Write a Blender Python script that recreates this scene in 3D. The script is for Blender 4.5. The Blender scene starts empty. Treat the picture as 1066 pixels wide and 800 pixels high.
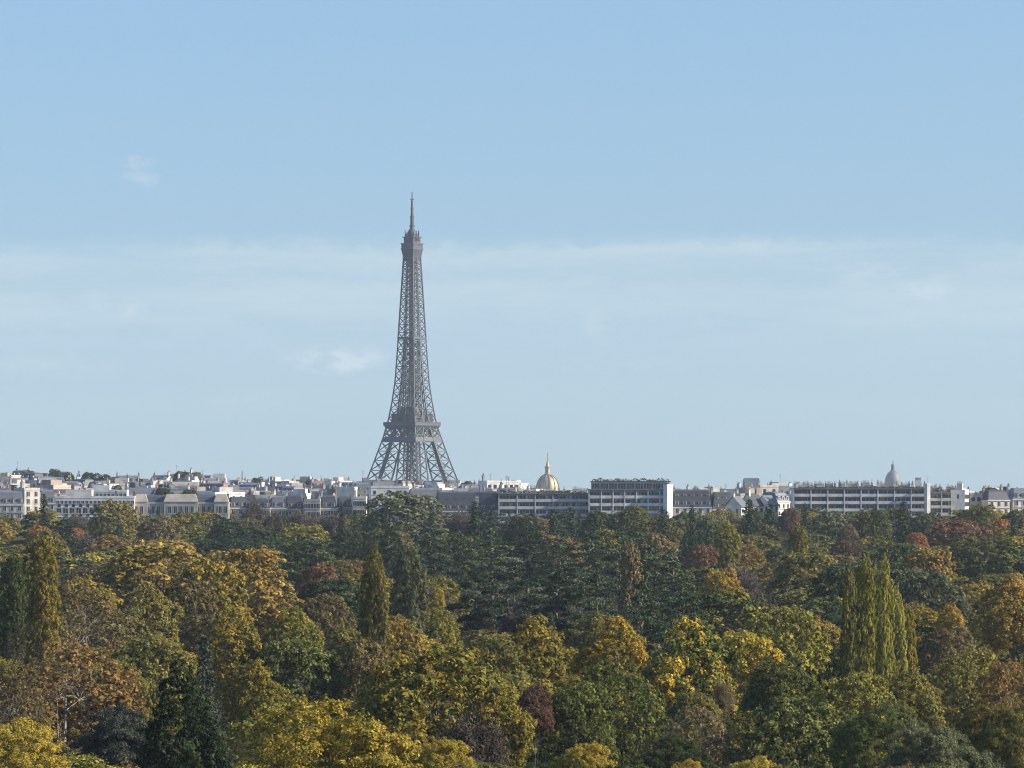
import bpy, math, random
import numpy as np

# ------------------------------------------------------------------ camera, sky, sun, exposure
SC = bpy.context.scene
COL = SC.collection
R = math.radians
F, CX, HY, EYE = 4560.0, 533.0, 525.0, 40.0      # focal length (photo px), centre column, horizon row, eye height (m)

cam_d = bpy.data.cameras.new('camera')
cam = bpy.data.objects.new('camera', cam_d)
COL.objects.link(cam)
cam.location = (0, 0, EYE)
cam.rotation_euler = (R(90), 0, 0)
cam_d.sensor_width = 36
cam_d.lens = 36 * F / 1066
cam_d.shift_y = (HY - 400) / 1066
cam_d.clip_start = 1
cam_d.clip_end = 60000
SC.camera = cam

SUN_AZ, SUN_EL = 96.0, 29.0
world = bpy.data.worlds.new('World')
SC.world = world
world.use_nodes = True
SKY_STRENGTH = 0.060


def build_sky():
    nt = world.node_tree
    N, L = nt.nodes, nt.links
    bg = N['Background']
    bg.inputs[1].default_value = SKY_STRENGTH
    sky = N.new('ShaderNodeTexSky')
    sky.sky_type = 'NISHITA'
    sky.sun_disc = False
    sky.sun_elevation = R(SUN_EL)
    sky.sun_rotation = R(SUN_AZ)
    sky.altitude = 0
    sky.air_density = 1.0
    sky.dust_density = 0.5
    sky.ozone_density = 6.0
    tc = N.new('ShaderNodeTexCoord')
    lift = N.new('ShaderNodeVectorMath')             # the low sky of a clear day, without the yellow rim of the model's horizon
    lift.operation = 'MULTIPLY_ADD'
    L.new(tc.outputs['Generated'], lift.inputs[0])
    lift.inputs[1].default_value = (1, 1, 0.40)
    lift.inputs[2].default_value = (0, 0, 0.03)
    L.new(lift.outputs[0], sky.inputs[0])
    sep = N.new('ShaderNodeSeparateXYZ')
    L.new(tc.outputs['Generated'], sep.inputs[0])

    def m(op, a, b=None, c=None):
        n = N.new('ShaderNodeMath')
        n.operation = op
        for i, v in enumerate((a, b, c)):
            if v is None:
                continue
            if isinstance(v, (int, float)):
                n.inputs[i].default_value = v
            else:
                L.new(v, n.inputs[i])
        return n.outputs[0]

    def sstep(v, a, b):
        n = N.new('ShaderNodeMapRange')
        n.interpolation_type = 'SMOOTHSTEP'
        L.new(v, n.inputs[0])
        n.inputs[1].default_value, n.inputs[2].default_value = a, b
        return n.outputs[0]

    def noise(su, sv, scale, detail, w, rough=0.55):
        cmb = N.new('ShaderNodeCombineXYZ')
        L.new(m('MULTIPLY', u, su), cmb.inputs[0])
        L.new(m('MULTIPLY', v, sv), cmb.inputs[1])
        cmb.inputs[2].default_value = w
        n = N.new('ShaderNodeTexNoise')
        n.inputs['Scale'].default_value = scale
        n.inputs['Detail'].default_value = detail
        n.inputs['Roughness'].default_value = rough
        L.new(cmb.outputs[0], n.inputs['Vector'])
        return n.outputs[0]

    # azimuth / elevation of the view direction, in degrees: a thin sheet of cirrus low over the city
    u = m('MULTIPLY', m('ARCTAN2', sep.outputs[0], sep.outputs[1]), 57.2958)
    v = m('MULTIPLY', m('ARCSINE', sep.outputs[2]), 57.2958)
    n1 = noise(0.16, 0.5, 1.0, 4, 3.1)
    n2 = noise(0.45, 4.2, 1.0, 6, 7.7, 0.6)
    n3 = noise(1.6, 3.2, 1.6, 6, 1.3, 0.62)
    n4 = noise(0.12, 0.3, 1.0, 3, 11.2)
    bow = m('MULTIPLY', m('MULTIPLY', u, u), 0.0034)            # the sheet sags towards both sides
    edge = m('ADD', m('ADD', v, bow), m('ADD', m('MULTIPLY', m('SUBTRACT', n1, 0.5), 0.62), m('MULTIPLY', m('SUBTRACT', n3, 0.5), 0.34)))
    v_top, v_bot = math.degrees(math.atan((HY - 251) / F)), math.degrees(math.atan((HY - 318) / F))
    sheet = m('MULTIPLY', sstep(edge, v_top + 0.16, v_top - 0.14), sstep(edge, v_bot - 0.55, v_bot + 0.10))
    cl = m('MULTIPLY', m('MULTIPLY', sheet, m('ADD', 0.35, m('MULTIPLY', sstep(m('ADD', m('MULTIPLY', n2, 0.5), m('MULTIPLY', n4, 0.6)), 0.36, 0.72), 1.05))), 0.27)
    low = m('MULTIPLY', sstep(v, 3.2, 1.0), 0.15)
    cl = m('ADD', cl, low)
    for py, w_up, w_dn, k in ((256, 0.12, 0.40, 0.22), (300, 0.22, 0.26, 0.18), (318, 0.14, 0.30, 0.14), (350, 0.3, 0.6, 0.10), (405, 0.25, 0.5, 0.06)):
        v0 = math.degrees(math.atan((HY - py) / F))
        sh = m('MULTIPLY', sstep(edge, v0 + w_up, v0 - 0.02), sstep(edge, v0 - w_dn, v0 - 0.04))
        patch = sstep(m('ADD', m('MULTIPLY', n2, 0.65), m('MULTIPLY', n4, 0.55)), 0.36, 0.80)
        sh = m('MULTIPLY', sh, m('MULTIPLY', m('ADD', 0.25, m('MULTIPLY', patch, 1.15)), k))
        cl = sh if cl is None else m('ADD', cl, sh)

    def puff(px, py, wx, wy, k):
        u0, v0 = math.degrees(math.atan((px - CX) / F)), math.degrees(math.atan((HY - py) / F))
        sx, sy = math.degrees(wx / F), math.degrees(wy / F)
        dx = m('DIVIDE', m('SUBTRACT', u, u0), sx)
        dy = m('DIVIDE', m('SUBTRACT', v, v0), sy)
        g = m('SUBTRACT', 1.0, m('ADD', m('MULTIPLY', dx, dx), m('MULTIPLY', dy, dy)))
        g = m('MAXIMUM', g, 0.0)
        return m('MULTIPLY', m('MULTIPLY', g, sstep(n3, 0.36, 0.66)), k)

    for a in [(353, 375, 66, 18, .95), (143, 170, 24, 9, .42), (145, 188, 28, 11, .50), (122, 322, 34, 12, .5), (96, 310, 22, 8, .4),
              (783, 252, 26, 9, .7), (968, 300, 30, 16, .5), (628, 340, 26, 20, .35), (910, 288, 60, 20, .35),
              (262, 415, 60, 14, .22), (45, 384, 90, 16, .25), (640, 380, 90, 14, .18)]:
        cl = m('ADD', cl, puff(*a))
    cl = m('MINIMUM', cl, 0.85)
    mix = N.new('ShaderNodeMix')
    mix.data_type = 'RGBA'
    L.new(cl, mix.inputs[0])
    clear = N.new('ShaderNodeVectorMath')           # the slightly greenish blue of the camera's white balance
    clear.operation = 'MULTIPLY'
    L.new(sky.outputs[0], clear.inputs[0])
    clear.inputs[1].default_value = (0.925, 1.0, 1.17)
    L.new(clear.outputs[0], mix.inputs[6])
    mix.inputs[7].default_value = (4.5, 5.45, 5.95, 1)       # sunlit cirrus, in the units of the sky texture
    L.new(mix.outputs[2], bg.inputs[0])


build_sky()

sun_d = bpy.data.lights.new('sun', 'SUN')
sun_d.energy = 5.0
sun_d.angle = R(0.55)
sun_d.color = (1.0, 0.90, 0.74)
sun = bpy.data.objects.new('sun', sun_d)
COL.objects.link(sun)
SUN_DIR = (math.sin(R(SUN_AZ)) * math.cos(R(SUN_EL)), math.cos(R(SUN_AZ)) * math.cos(R(SUN_EL)), math.sin(R(SUN_EL)))
from mathutils import Vector
sun.rotation_euler = Vector(SUN_DIR).to_track_quat('Z', 'Y').to_euler()

SC.view_settings.view_transform = 'Standard'
SC.view_settings.look = 'None'
SC.view_settings.gamma = 1
SC.view_settings.exposure = 1.1
SC.cycles.max_bounces = 6
SC.cycles.diffuse_bounces = 1
SC.cycles.transmission_bounces = 3
SC.cycles.glossy_bounces = 2
SC.cycles.volume_bounces = 0
SC.cycles.use_denoising = True
SC.cycles.denoising_prefilter = 'NONE'
SC.cycles.denoising_quality = 'HIGH'
SC.cycles.filter_width = 1.1

rnd = random.Random(7)


# ------------------------------------------------------------------ where things stand
def smooth(a, b, x):
    t = min(1, max(0, (x - a) / (b - a)))
    return t * t * (3 - 2 * t)


def ground(x, y):
    """Height of the ground: flat under the near wood, rising to the hill the city stands on, then down to the river plain."""
    h = max(0.0, (y - 500) * 0.0152)
    h = min(h, 19.0)
    crest = 34 - 11 * smooth(-250, 120, x)
    h += smooth(1780, 2650, y) * (crest - 19)
    h += smooth(2900, 3700, y) * (-4.7 - crest)
    return h


def px_x(px, d):
    return (px - CX) * d / F


def py_z(py, d):
    return EYE - (py - HY) * d / F


def to_px(x, y, z):
    return CX + F * x / y, HY - F * (z - EYE) / y


# ------------------------------------------------------------------ materials
def mat(name):
    m_ = bpy.data.materials.new(name)
    m_.use_nodes = True
    return m_, m_.node_tree.nodes, m_.node_tree.links


def plain(name, col, rough=0.7, var=0.15, scale=0.6, metal=0.0, tinted=False):
    """A real-world base colour with soft uneven wear."""
    m_, N, L = mat(name)
    b = N['Principled BSDF']
    b.inputs['Roughness'].default_value = rough
    b.inputs['Metallic'].default_value = metal
    tc = N.new('ShaderNodeTexCoord')
    nz = N.new('ShaderNodeTexNoise')
    nz.inputs['Scale'].default_value = scale
    nz.inputs['Detail'].default_value = 4
    L.new(tc.outputs['Object'], nz.inputs['Vector'])
    mr = N.new('ShaderNodeMapRange')
    L.new(nz.outputs[0], mr.inputs[0])
    mr.inputs[1].default_value, mr.inputs[2].default_value = 0.3, 0.7
    mr.inputs[3].default_value, mr.inputs[4].default_value = 1 - var, 1 + var
    mx = N.new('ShaderNodeVectorMath')
    mx.operation = 'SCALE'
    if tinted:
        oi = N.new('ShaderNodeObjectInfo')
        L.new(oi.outputs['Color'], mx.inputs[0])
    else:
        mx.inputs[0].default_value = col
    L.new(mr.outputs[0], mx.inputs['Scale'])
    L.new(mx.outputs[0], b.inputs['Base Color'])
    return m_


def leaf_material(name, translucent, second=True):
    """Leaves: two colours per tree (object properties leaf_a, leaf_b) mixed clump by clump, with leaf-to-leaf variation."""
    m_, N, L = mat(name)
    N.remove(N['Principled BSDF'])
    out = N['Material Output']

    def attr(nm, typ):
        a = N.new('ShaderNodeAttribute')
        a.attribute_name = nm
        a.attribute_type = typ
        return a
    A, B = attr('leaf_a', 'OBJECT'), attr('leaf_b', 'OBJECT')
    clump, leaf = attr('clump', 'GEOMETRY'), attr('leaf', 'GEOMETRY')
    mr = N.new('ShaderNodeMapRange')
    mr.interpolation_type = 'SMOOTHSTEP'
    L.new(clump.outputs['Fac'], mr.inputs[0])
    mr.inputs[1].default_value, mr.inputs[2].default_value = 0.30, 0.80
    mx = N.new('ShaderNodeMix')
    mx.data_type = 'RGBA'
    L.new(mr.outputs[0], mx.inputs[0])
    L.new(A.outputs['Color'], mx.inputs[6])
    L.new(B.outputs['Color'], mx.inputs[7])
    sc = N.new('ShaderNodeVectorMath')
    sc.operation = 'SCALE'
    L.new(mx.outputs[2], sc.inputs[0])
    lr = N.new('ShaderNodeMapRange')
    L.new(leaf.outputs['Fac'], lr.inputs[0])
    lr.inputs[3].default_value, lr.inputs[4].default_value = 0.45, 1.6
    L.new(lr.outputs[0], sc.inputs['Scale'])
    d = N.new('ShaderNodeBsdfDiffuse')
    L.new(sc.outputs[0], d.inputs[0])
    if translucent:
        t = N.new('ShaderNodeBsdfTranslucent')
        L.new(sc.outputs[0], t.inputs[0])
        ms = N.new('ShaderNodeMixShader')
        ms.inputs[0].default_value = translucent
        L.new(d.outputs[0], ms.inputs[1])
        L.new(t.outputs[0], ms.inputs[2])
        L.new(ms.outputs[0], out.inputs[0])
    else:
        L.new(d.outputs[0], out.inputs[0])
    return m_


M = {
    'leaf': leaf_material('leaf', 0.38),
    'needle': leaf_material('needle', 0.10),
    'bark': plain('bark', (0.075, 0.06, 0.045), 0.9, 0.35, 2.0),
    'pale_bark': plain('pale_bark', (0.23, 0.20, 0.155), 0.9, 0.4, 1.2),
    'facade': plain('facade', (0, 0, 0), 0.85, 0.24, 0.35, tinted=True),
    'roof': plain('roof', (0, 0, 0), 0.6, 0.2, 0.3, tinted=True),
    'white_paint': plain('white_paint', (0.46, 0.44, 0.41), 0.7, 0.15, 0.4),
    'brick': plain('brick', (0.20, 0.14, 0.115), 0.85, 0.25, 0.7),
    'render': plain('render', (0.30, 0.28, 0.25), 0.85, 0.2, 0.5),
    'pot': plain('pot', (0.17, 0.12, 0.095), 0.8, 0.2, 2.0),
    'glass': plain('glass', (0.062, 0.067, 0.072), 0.35, 0.3, 0.3),
    'dark_pane': plain('dark_pane', (0.018, 0.021, 0.025), 0.4, 0.3, 0.3),
    'iron': plain('iron', (0.046, 0.053, 0.060), 0.65, 0.12, 0.05),
    'iron_dark': plain('iron_dark', (0.031, 0.037, 0.045), 0.65, 0.12, 0.05),
    'gold': plain('gold', (0.33, 0.26, 0.13), 0.5, 0.25, 0.3, 0.4),
    'lead': plain('lead', (0.085, 0.092, 0.10), 0.6, 0.15, 0.2),
    'stone': plain('stone', (0.30, 0.28, 0.24), 0.85, 0.15, 0.3),
    'tower_glass': plain('tower_glass', (0.085, 0.12, 0.165), 0.5, 0.2, 0.1),
    'hedge': plain('hedge', (0.035, 0.045, 0.02), 0.9, 0.4, 2.0),
    'steel': plain('steel', (0.30, 0.31, 0.32), 0.45, 0.1, 1.0, 0.6),
    'panel': plain('panel', (0.24, 0.13, 0.10), 0.8, 0.2, 0.5),
}


def ground_material():
    m_, N, L = mat('forest_floor')
    b = N['Principled BSDF']
    b.inputs['Roughness'].default_value = 0.95
    tc = N.new('ShaderNodeTexCoord')
    n1 = N.new('ShaderNodeTexNoise')
    n1.inputs['Scale'].default_value = 0.06
    n1.inputs['Detail'].default_value = 6
    n2 = N.new('ShaderNodeTexNoise')
    n2.inputs['Scale'].default_value = 1.3
    n2.inputs['Detail'].default_value = 6
    L.new(tc.outputs['Object'], n1.inputs['Vector'])
    L.new(tc.outputs['Object'], n2.inputs['Vector'])
    r1 = N.new('ShaderNodeValToRGB')
    r1.color_ramp.elements[0].color = (0.024, 0.030, 0.012, 1)
    r1.color_ramp.elements[1].color = (0.050, 0.038, 0.020, 1)
    r1.color_ramp.elements[0].position = 0.4
    r1.color_ramp.elements[1].position = 0.62
    L.new(n1.outputs[0], r1.inputs[0])
    mr = N.new('ShaderNodeMapRange')
    L.new(n2.outputs[0], mr.inputs[0])
    mr.inputs[3].default_value, mr.inputs[4].default_value = 0.4, 1.6
    sc = N.new('ShaderNodeVectorMath')
    sc.operation = 'SCALE'
    L.new(r1.outputs[0], sc.inputs[0])
    L.new(mr.outputs[0], sc.inputs['Scale'])
    L.new(sc.outputs[0], b.inputs['Base Color'])
    return m_


# ------------------------------------------------------------------ mesh and object helpers
def mesh_np(name, verts, faces, material, face_attrs=None):
    me = bpy.data.meshes.new(name)
    verts = np.asarray(verts, dtype=np.float32)
    faces = np.asarray(faces, dtype=np.int32)
    n, k = faces.shape
    me.vertices.add(len(verts))
    me.vertices.foreach_set('co', verts.ravel())
    me.loops.add(n * k)
    me.loops.foreach_set('vertex_index', faces.ravel())
    me.polygons.add(n)
    me.polygons.foreach_set('loop_start', np.arange(0, n * k, k, dtype=np.int32))
    me.polygons.foreach_set('loop_total', np.full(n, k, dtype=np.int32))
    me.update(calc_edges=True)
    for nm, vals in (face_attrs or {}).items():
        a = me.attributes.new(nm, 'FLOAT', 'FACE')
        a.data.foreach_set('value', np.asarray(vals, dtype=np.float32))
    me.materials.append(material)
    return me


class MB:
    """Collects boxes, bars and lathes for ONE mesh."""

    def __init__(self):
        self.v, self.f, self.mi, self.mats = [], [], [], []

    def _m(self, m_):
        if m_ not in self.mats:
            self.mats.append(m_)
        return self.mats.index(m_)

    def box(self, x0, x1, y0, y1, z0, z1, m_, taper=None):
        b = len(self.v)
        tx, ty = taper or (0, 0)
        self.v += [(x0, y0, z0), (x1, y0, z0), (x1, y1, z0), (x0, y1, z0),
                   (x0 + tx, y0 + ty, z1), (x1 - tx, y0 + ty, z1), (x1 - tx, y1 - ty, z1), (x0 + tx, y1 - ty, z1)]
        fs = [(0, 3, 2, 1), (4, 5, 6, 7), (0, 1, 5, 4), (1, 2, 6, 5), (2, 3, 7, 6), (3, 0, 4, 7)]
        self.f += [tuple(b + i for i in q) for q in fs]
        self.mi += [self._m(m_)] * 6

    def quad(self, pts, m_):
        b = len(self.v)
        self.v += [tuple(p) for p in pts]
        self.f.append(tuple(range(b, b + len(pts))))
        self.mi.append(self._m(m_))

    def bar(self, p, q, t, m_, t2=None):
        p, q = Vector(p), Vector(q)
        d = q - p
        if d.length < 1e-6:
            return
        z = d.normalized()
        up = Vector((0, 0, 1)) if abs(z.z) < 0.95 else Vector((1, 0, 0))
        a = z.cross(up).normalized()
        c = z.cross(a)
        b = len(self.v)
        for pt, h in ((p, t / 2), (q, (t2 or t) / 2)):
            for sx, sy in ((-1, -1), (1, -1), (1, 1), (-1, 1)):
                self.v.append(tuple(pt + a * (sx * h) + c * (sy * h)))
        fs = [(0, 1, 2, 3), (7, 6, 5, 4), (0, 4, 5, 1), (1, 5, 6, 2), (2, 6, 7, 3), (3, 7, 4, 0)]
        self.f += [tuple(b + i for i in q_) for q_ in fs]
        self.mi += [self._m(m_)] * 6

    def lathe(self, prof, n, m_, cx=0, cy=0, rib=0.0):
        b = len(self.v)
        for r, z in prof:
            for i in range(n):
                a = 2 * math.pi * i / n
                rr = r * (1 + (rib if i % 2 else 0))
                self.v.append((cx + rr * math.cos(a), cy + rr * math.sin(a), z))
        k = self._m(m_)
        for j in range(len(prof) - 1):
            for i in range(n):
                i2 = (i + 1) % n
                self.f.append((b + j * n + i, b + j * n + i2, b + (j + 1) * n + i2, b + (j + 1) * n + i))
                self.mi.append(k)
        self.f.append(tuple(b + (len(prof) - 1) * n + i for i in range(n)))
        self.mi.append(k)

    def mesh(self, name):
        me = bpy.data.meshes.new(name)
        me.from_pydata(self.v, [], self.f)
        for m_ in self.mats:
            me.materials.append(m_)
        me.polygons.foreach_set('material_index', self.mi)
        me.update()
        return me

    def build(self, name, parent=None, color=None):
        return obj(name, self.mesh(name), parent, color)


def obj(name, me, parent=None, color=None):
    o = bpy.data.objects.new(name, me)
    COL.objects.link(o)
    if parent:
        o.parent = parent
    if color:
        o.color = (*color, 1)
    return o


def tag(o, label, cat, group=None):
    o['label'] = label
    o['category'] = cat
    if group:
        o['group'] = group
    return o


def thing(name, loc, rz, label, cat, group=None):
    o = bpy.data.objects.new(name, None)
    o.empty_display_size = 0.5
    COL.objects.link(o)
    o.location = loc
    o.rotation_euler = (0, 0, rz)
    return tag(o, label, cat, group)


# ------------------------------------------------------------------ setting: ground and haze
def build_ground():
    ys = sorted(set(list(range(-400, 0, 100)) + list(range(0, 1800, 50)) + list(range(1800, 3800, 40)) + [3800, 4500, 5500, 7000, 8000]))
    xs = [-2400, -1800, -1200, -900] + list(range(-700, 701, 35)) + [900, 1200, 1800, 2400]
    v = [(x, y, ground(x, y)) for y in ys for x in xs]
    f = []
    nx = len(xs)
    for j in range(len(ys) - 1):
        for i in range(nx - 1):
            a = j * nx + i
            f.append((a, a + 1, a + nx + 1, a + nx))
    me = mesh_np('ground', v, f, ground_material())
    o = obj('ground', me)
    o['kind'] = 'structure'


build_ground()

HAZE_DENSITY = 3.0e-5


def build_haze():
    mb = MB()
    m_, N, L = mat('haze_air')
    N.remove(N['Principled BSDF'])
    v = N.new('ShaderNodeVolumePrincipled')
    v.inputs['Color'].default_value = (0.80, 0.90, 1.0, 1)
    v.inputs['Density'].default_value = HAZE_DENSITY
    v.inputs['Anisotropy'].default_value = 0.15
    L.new(v.outputs[0], N['Material Output'].inputs['Volume'])
    mb.box(-2500, 2500, -450, 8100, -5.9, 345, m_)
    o = mb.build('haze')
    o['kind'] = 'stuff'


build_haze()

# ------------------------------------------------------------------ tree meshes
P3 = np.array


def unit(a):
    return a / np.maximum(np.linalg.norm(a, axis=-1, keepdims=True), 1e-9)


def leaves_mesh(name, pos, nrm, clump, size, rng, material, aspect=0.62, stretch=None):
    """One rhombic leaf spray per point."""
    n = len(pos)
    nrm = unit(nrm)
    ref = unit(rng.normal(size=(n, 3)))
    if stretch is not None:
        ref = unit(stretch + 0.35 * ref)
    t = unit(ref - nrm * np.sum(ref * nrm, axis=1, keepdims=True))
    b = np.cross(nrm, t)
    s = size * (0.5 + 1.1 * rng.random((n, 1)) ** 1.4)
    fold = nrm * (s * 0.12)
    V = np.empty((n, 4, 3))
    V[:, 0] = pos - t * s * 0.5
    V[:, 1] = pos + b * s * aspect * 0.5 + fold
    V[:, 2] = pos + t * s * 0.5
    V[:, 3] = pos - b * s * aspect * 0.5 + fold
    Fq = np.arange(n * 4).reshape(n, 4)
    return mesh_np(name, V.reshape(-1, 3), Fq, material, {'clump': clump, 'leaf': rng.random(n)})


def tube_mesh(name, paths, material, sides=5):
    """Tapered tubes: paths = list of [(x,y,z,r), ...]."""
    V, Fq = [], []
    for p in paths:
        p = np.asarray(p, float)
        n = len(p)
        base = len(V)
        for i in range(n):
            d = p[min(i + 1, n - 1), :3] - p[max(i - 1, 0), :3]
            d = d / max(np.linalg.norm(d), 1e-9)
            up = np.array((0, 0, 1.0)) if abs(d[2]) < 0.9 else np.array((1.0, 0, 0))
            a = np.cross(d, up)
            a /= np.linalg.norm(a)
            c = np.cross(d, a)
            for k in range(sides):
                w = 2 * math.pi * k / sides
                V.append(p[i, :3] + (a * math.cos(w) + c * math.sin(w)) * p[i, 3])
        for i in range(n - 1):
            for k in range(sides):
                k2 = (k + 1) % sides
                Fq.append((base + i * sides + k, base + i * sides + k2, base + (i + 1) * sides + k2, base + (i + 1) * sides + k))
    return mesh_np(name, V, Fq, material)


def limb(a, b, r0, r1, rng, n=5, sag=0.08):
    a, b = np.asarray(a, float), np.asarray(b, float)
    L_ = np.linalg.norm(b - a)
    out = []
    w = rng.normal(size=3) * L_ * sag
    for i in range(n):
        t = i / (n - 1)
        p = a + (b - a) * t + w * math.sin(math.pi * t) + np.array((0, 0, L_ * 0.10 * math.sin(math.pi * t)))
        out.append((*p, r0 + (r1 - r0) * t))
    return out


def lobes_to_leaves(rng, C, Rr, outw, n_leaf, tufts, squash, tuft_k=0.30, up=0.25, clumpval=None, ragged=0.10):
    """Leaf points on tufts, tufts on lobes. C centres, Rr radii, outw outward direction of each lobe."""
    nl = len(C)
    nt = nl * tufts
    li = np.repeat(np.arange(nl), tufts)
    d = unit(rng.normal(size=(nt, 3)) + outw[li] * 0.75 + np.array((0, 0, 0.35)))
    rad = Rr[li] * rng.uniform(0.72, 1.06, nt)
    far = rng.random(nt) < ragged
    rad = np.where(far, rad * rng.uniform(1.05, 1.28, nt), rad)
    T = C[li] + d * rad[:, None] * np.array((1, 1, squash))
    tr = Rr[li] * tuft_k * rng.uniform(0.6, 1.25, nt)
    wgt = Rr[li] ** 2 * np.where(far, 0.5, 1.0)
    ti = rng.choice(nt, n_leaf, p=wgt / wgt.sum())
    g = unit(rng.normal(size=(n_leaf, 3))) * (rng.random((n_leaf, 1)) ** 0.5)
    pos = T[ti] + g * tr[ti][:, None] * np.array((1, 1, 0.8))
    nrm = d[ti] * 0.7 + g * 0.5 + rng.normal(size=(n_leaf, 3)) * 0.45 + np.array((0, 0, up))
    cv = clumpval if clumpval is not None else rng.random(nl)
    tv = np.clip(0.62 * cv[li] + 0.38 * rng.random(nt), 0, 1)
    return pos, nrm, tv[ti], T, li


def make_broad(name, seed, leaf=0.25, lai=2.0, sparse=False, H=20.0, W=16.0, base=0.10, nl=90, bark='bark', lump=0.32, top=0.60):
    """Round or domed broadleaf crown: lobes over a lumpy dome on a forked trunk."""
    rng = np.random.default_rng(seed)
    zb = H * base
    zc = zb + (H - zb) * 0.40
    nm = 11
    md = unit(rng.normal(size=(nm, 3)) + np.array((0, 0, 0.35)))
    mk = rng.uniform(0.5, 1.0, nm)
    mcol = rng.random(nm)
    C, Rr, O, cv = [], [], [], []
    for k in range(nl):
        sz = 1 - (k + 0.5) / nl * 1.72
        a = k * 2.39996 + rng.normal(0, 0.25)
        r = math.sqrt(max(0, 1 - sz * sz))
        d = np.array((math.cos(a) * r, math.sin(a) * r, sz))
        dots = md @ d
        bump = float(np.max(np.clip((dots - 0.62) / 0.38, 0, 1) * mk))
        f = (1 - lump) * rng.uniform(0.82, 1.0) + lump * bump
        f *= 0.90
        R_ = W * 0.5
        e = np.array((R_, R_, (H - zc) if sz > 0 else (zc - zb)))
        c = np.array((0, 0, zc)) + np.array((math.copysign(abs(d[0]) ** 0.9, d[0]), math.copysign(abs(d[1]) ** 0.9, d[1]), d[2])) * e * f * 0.88
        C.append(c)
        Rr.append(W * rng.uniform(0.08, 0.15))
        O.append(unit(d + np.array((0, 0, 0.15))))
        cv.append(0.55 * mcol[int(np.argmax(dots))] + 0.45 * rng.random())
    C, Rr, O, cv = P3(C), P3(Rr), P3(O), P3(cv)
    n = int(2.3 * W * (H - zb) * lai / (0.31 * leaf * leaf * 1.05))
    pos, nrm, tv, T, li = lobes_to_leaves(rng, C, Rr, O, n, 17, 0.80, clumpval=cv, tuft_k=0.27, ragged=0.16)
    crown = leaves_mesh(name + '_crown', pos, nrm, tv, leaf, rng, M['leaf'])
    r0 = 0.024 * H * 0.75
    paths = [[(0, 0, -0.6, r0 * 1.25), (0.1, 0, 0.5, r0), (0.0, 0.1, H * 0.26, r0 * 0.8), (0.2, 0.1, H * 0.55, r0 * 0.4), (0.3, 0, H * 0.82, r0 * 0.12)]]
    hubs = []
    for k in range(10):
        i = int(rng.integers(0, int(nl * 0.7)))
        hub = C[i] * np.array((0.62, 0.62, 1)) - np.array((0, 0, 0.14 * H))
        hub[2] = max(hub[2], H * 0.3)
        hubs.append(hub)
        paths.append(limb((0, 0, rng.uniform(0.18, 0.45) * H), hub, r0 * 0.42, r0 * 0.16, rng, 5))
    hubs = P3(hubs)
    for i in range(nl):
        if C[i][2] < H * 0.3:
            continue
        h = hubs[int(np.argmin(np.linalg.norm(hubs - C[i], axis=1)))]
        paths.append(limb(h, C[i], r0 * 0.14, r0 * 0.05, rng, 4, 0.10))
    if sparse:
        for j in rng.choice(len(T), min(len(T), 700), replace=False):
            paths.append(limb(C[li[j]], T[j], r0 * 0.055, r0 * 0.016, rng, 3, 0.12))
    trunk = tube_mesh(name + '_trunk', paths, M[bark], 5)
    return crown, trunk, H, W


def make_bare(name, seed, H=18.0, W=14.0, leaf=0.4, n_leaf=5000, bark='bark'):
    """Nearly leafless tree: a fan of limbs, fine upright twigs and a few last leaves."""
    rng = np.random.default_rng(seed)
    r0 = 0.02 * H
    paths = [[(0, 0, -0.6, r0 * 1.3), (0, 0, H * 0.25, r0 * 0.85), (0.3, 0.1, H * 0.6, r0 * 0.4), (0.2, -0.2, H * 0.92, r0 * 0.08)]]
    ends = []
    for k in range(26):
        a = rng.uniform(0, 6.283)
        el = rng.uniform(0.25, 1.35)
        rr = rng.uniform(0.75, 1.0)
        e = np.array((math.cos(a) * math.cos(el) * W * 0.5 * rr, math.sin(a) * math.cos(el) * W * 0.5 * rr, H * 0.40 + math.sin(el) * H * 0.56 * rr))
        s = (0, 0, H * rng.uniform(0.2, 0.55))
        paths.append(limb(s, e, r0 * 0.33, r0 * 0.05, rng, 5))
        ends.append((np.array(s), e))
    tw_p, tw_d = [], []
    for s, e in ends:
        for _ in range(16):
            t = rng.uniform(0.45, 1.0)
            p = s + (e - s) * t
            d = unit(rng.normal(size=3) + unit(e - s) * 0.9 + np.array((0, 0, 0.7)))
            L_ = rng.uniform(1.2, 2.8)
            paths.append(limb(p, p + d * L_, r0 * 0.05, r0 * 0.012, rng, 3))
            tw_p.append(p)
            tw_d.append(d * L_)
    tw_p, tw_d = P3(tw_p), P3(tw_d)
    i = rng.integers(0, len(tw_p), n_leaf)
    pos = tw_p[i] + tw_d[i] * rng.uniform(0.1, 1.15, (n_leaf, 1)) + rng.normal(size=(n_leaf, 3)) * 0.45
    st = unit(tw_d[i] + rng.normal(size=(n_leaf, 3)) * 0.5)
    nrm = rng.normal(size=(n_leaf, 3)) + np.array((0, 0, 0.3))
    crown = leaves_mesh(name + '_crown', pos, nrm, rng.random(n_leaf), leaf, rng, M['leaf'], aspect=0.28, stretch=st)
    return crown, tube_mesh(name + '_trunk', paths, M[bark], 4), H, W


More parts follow.
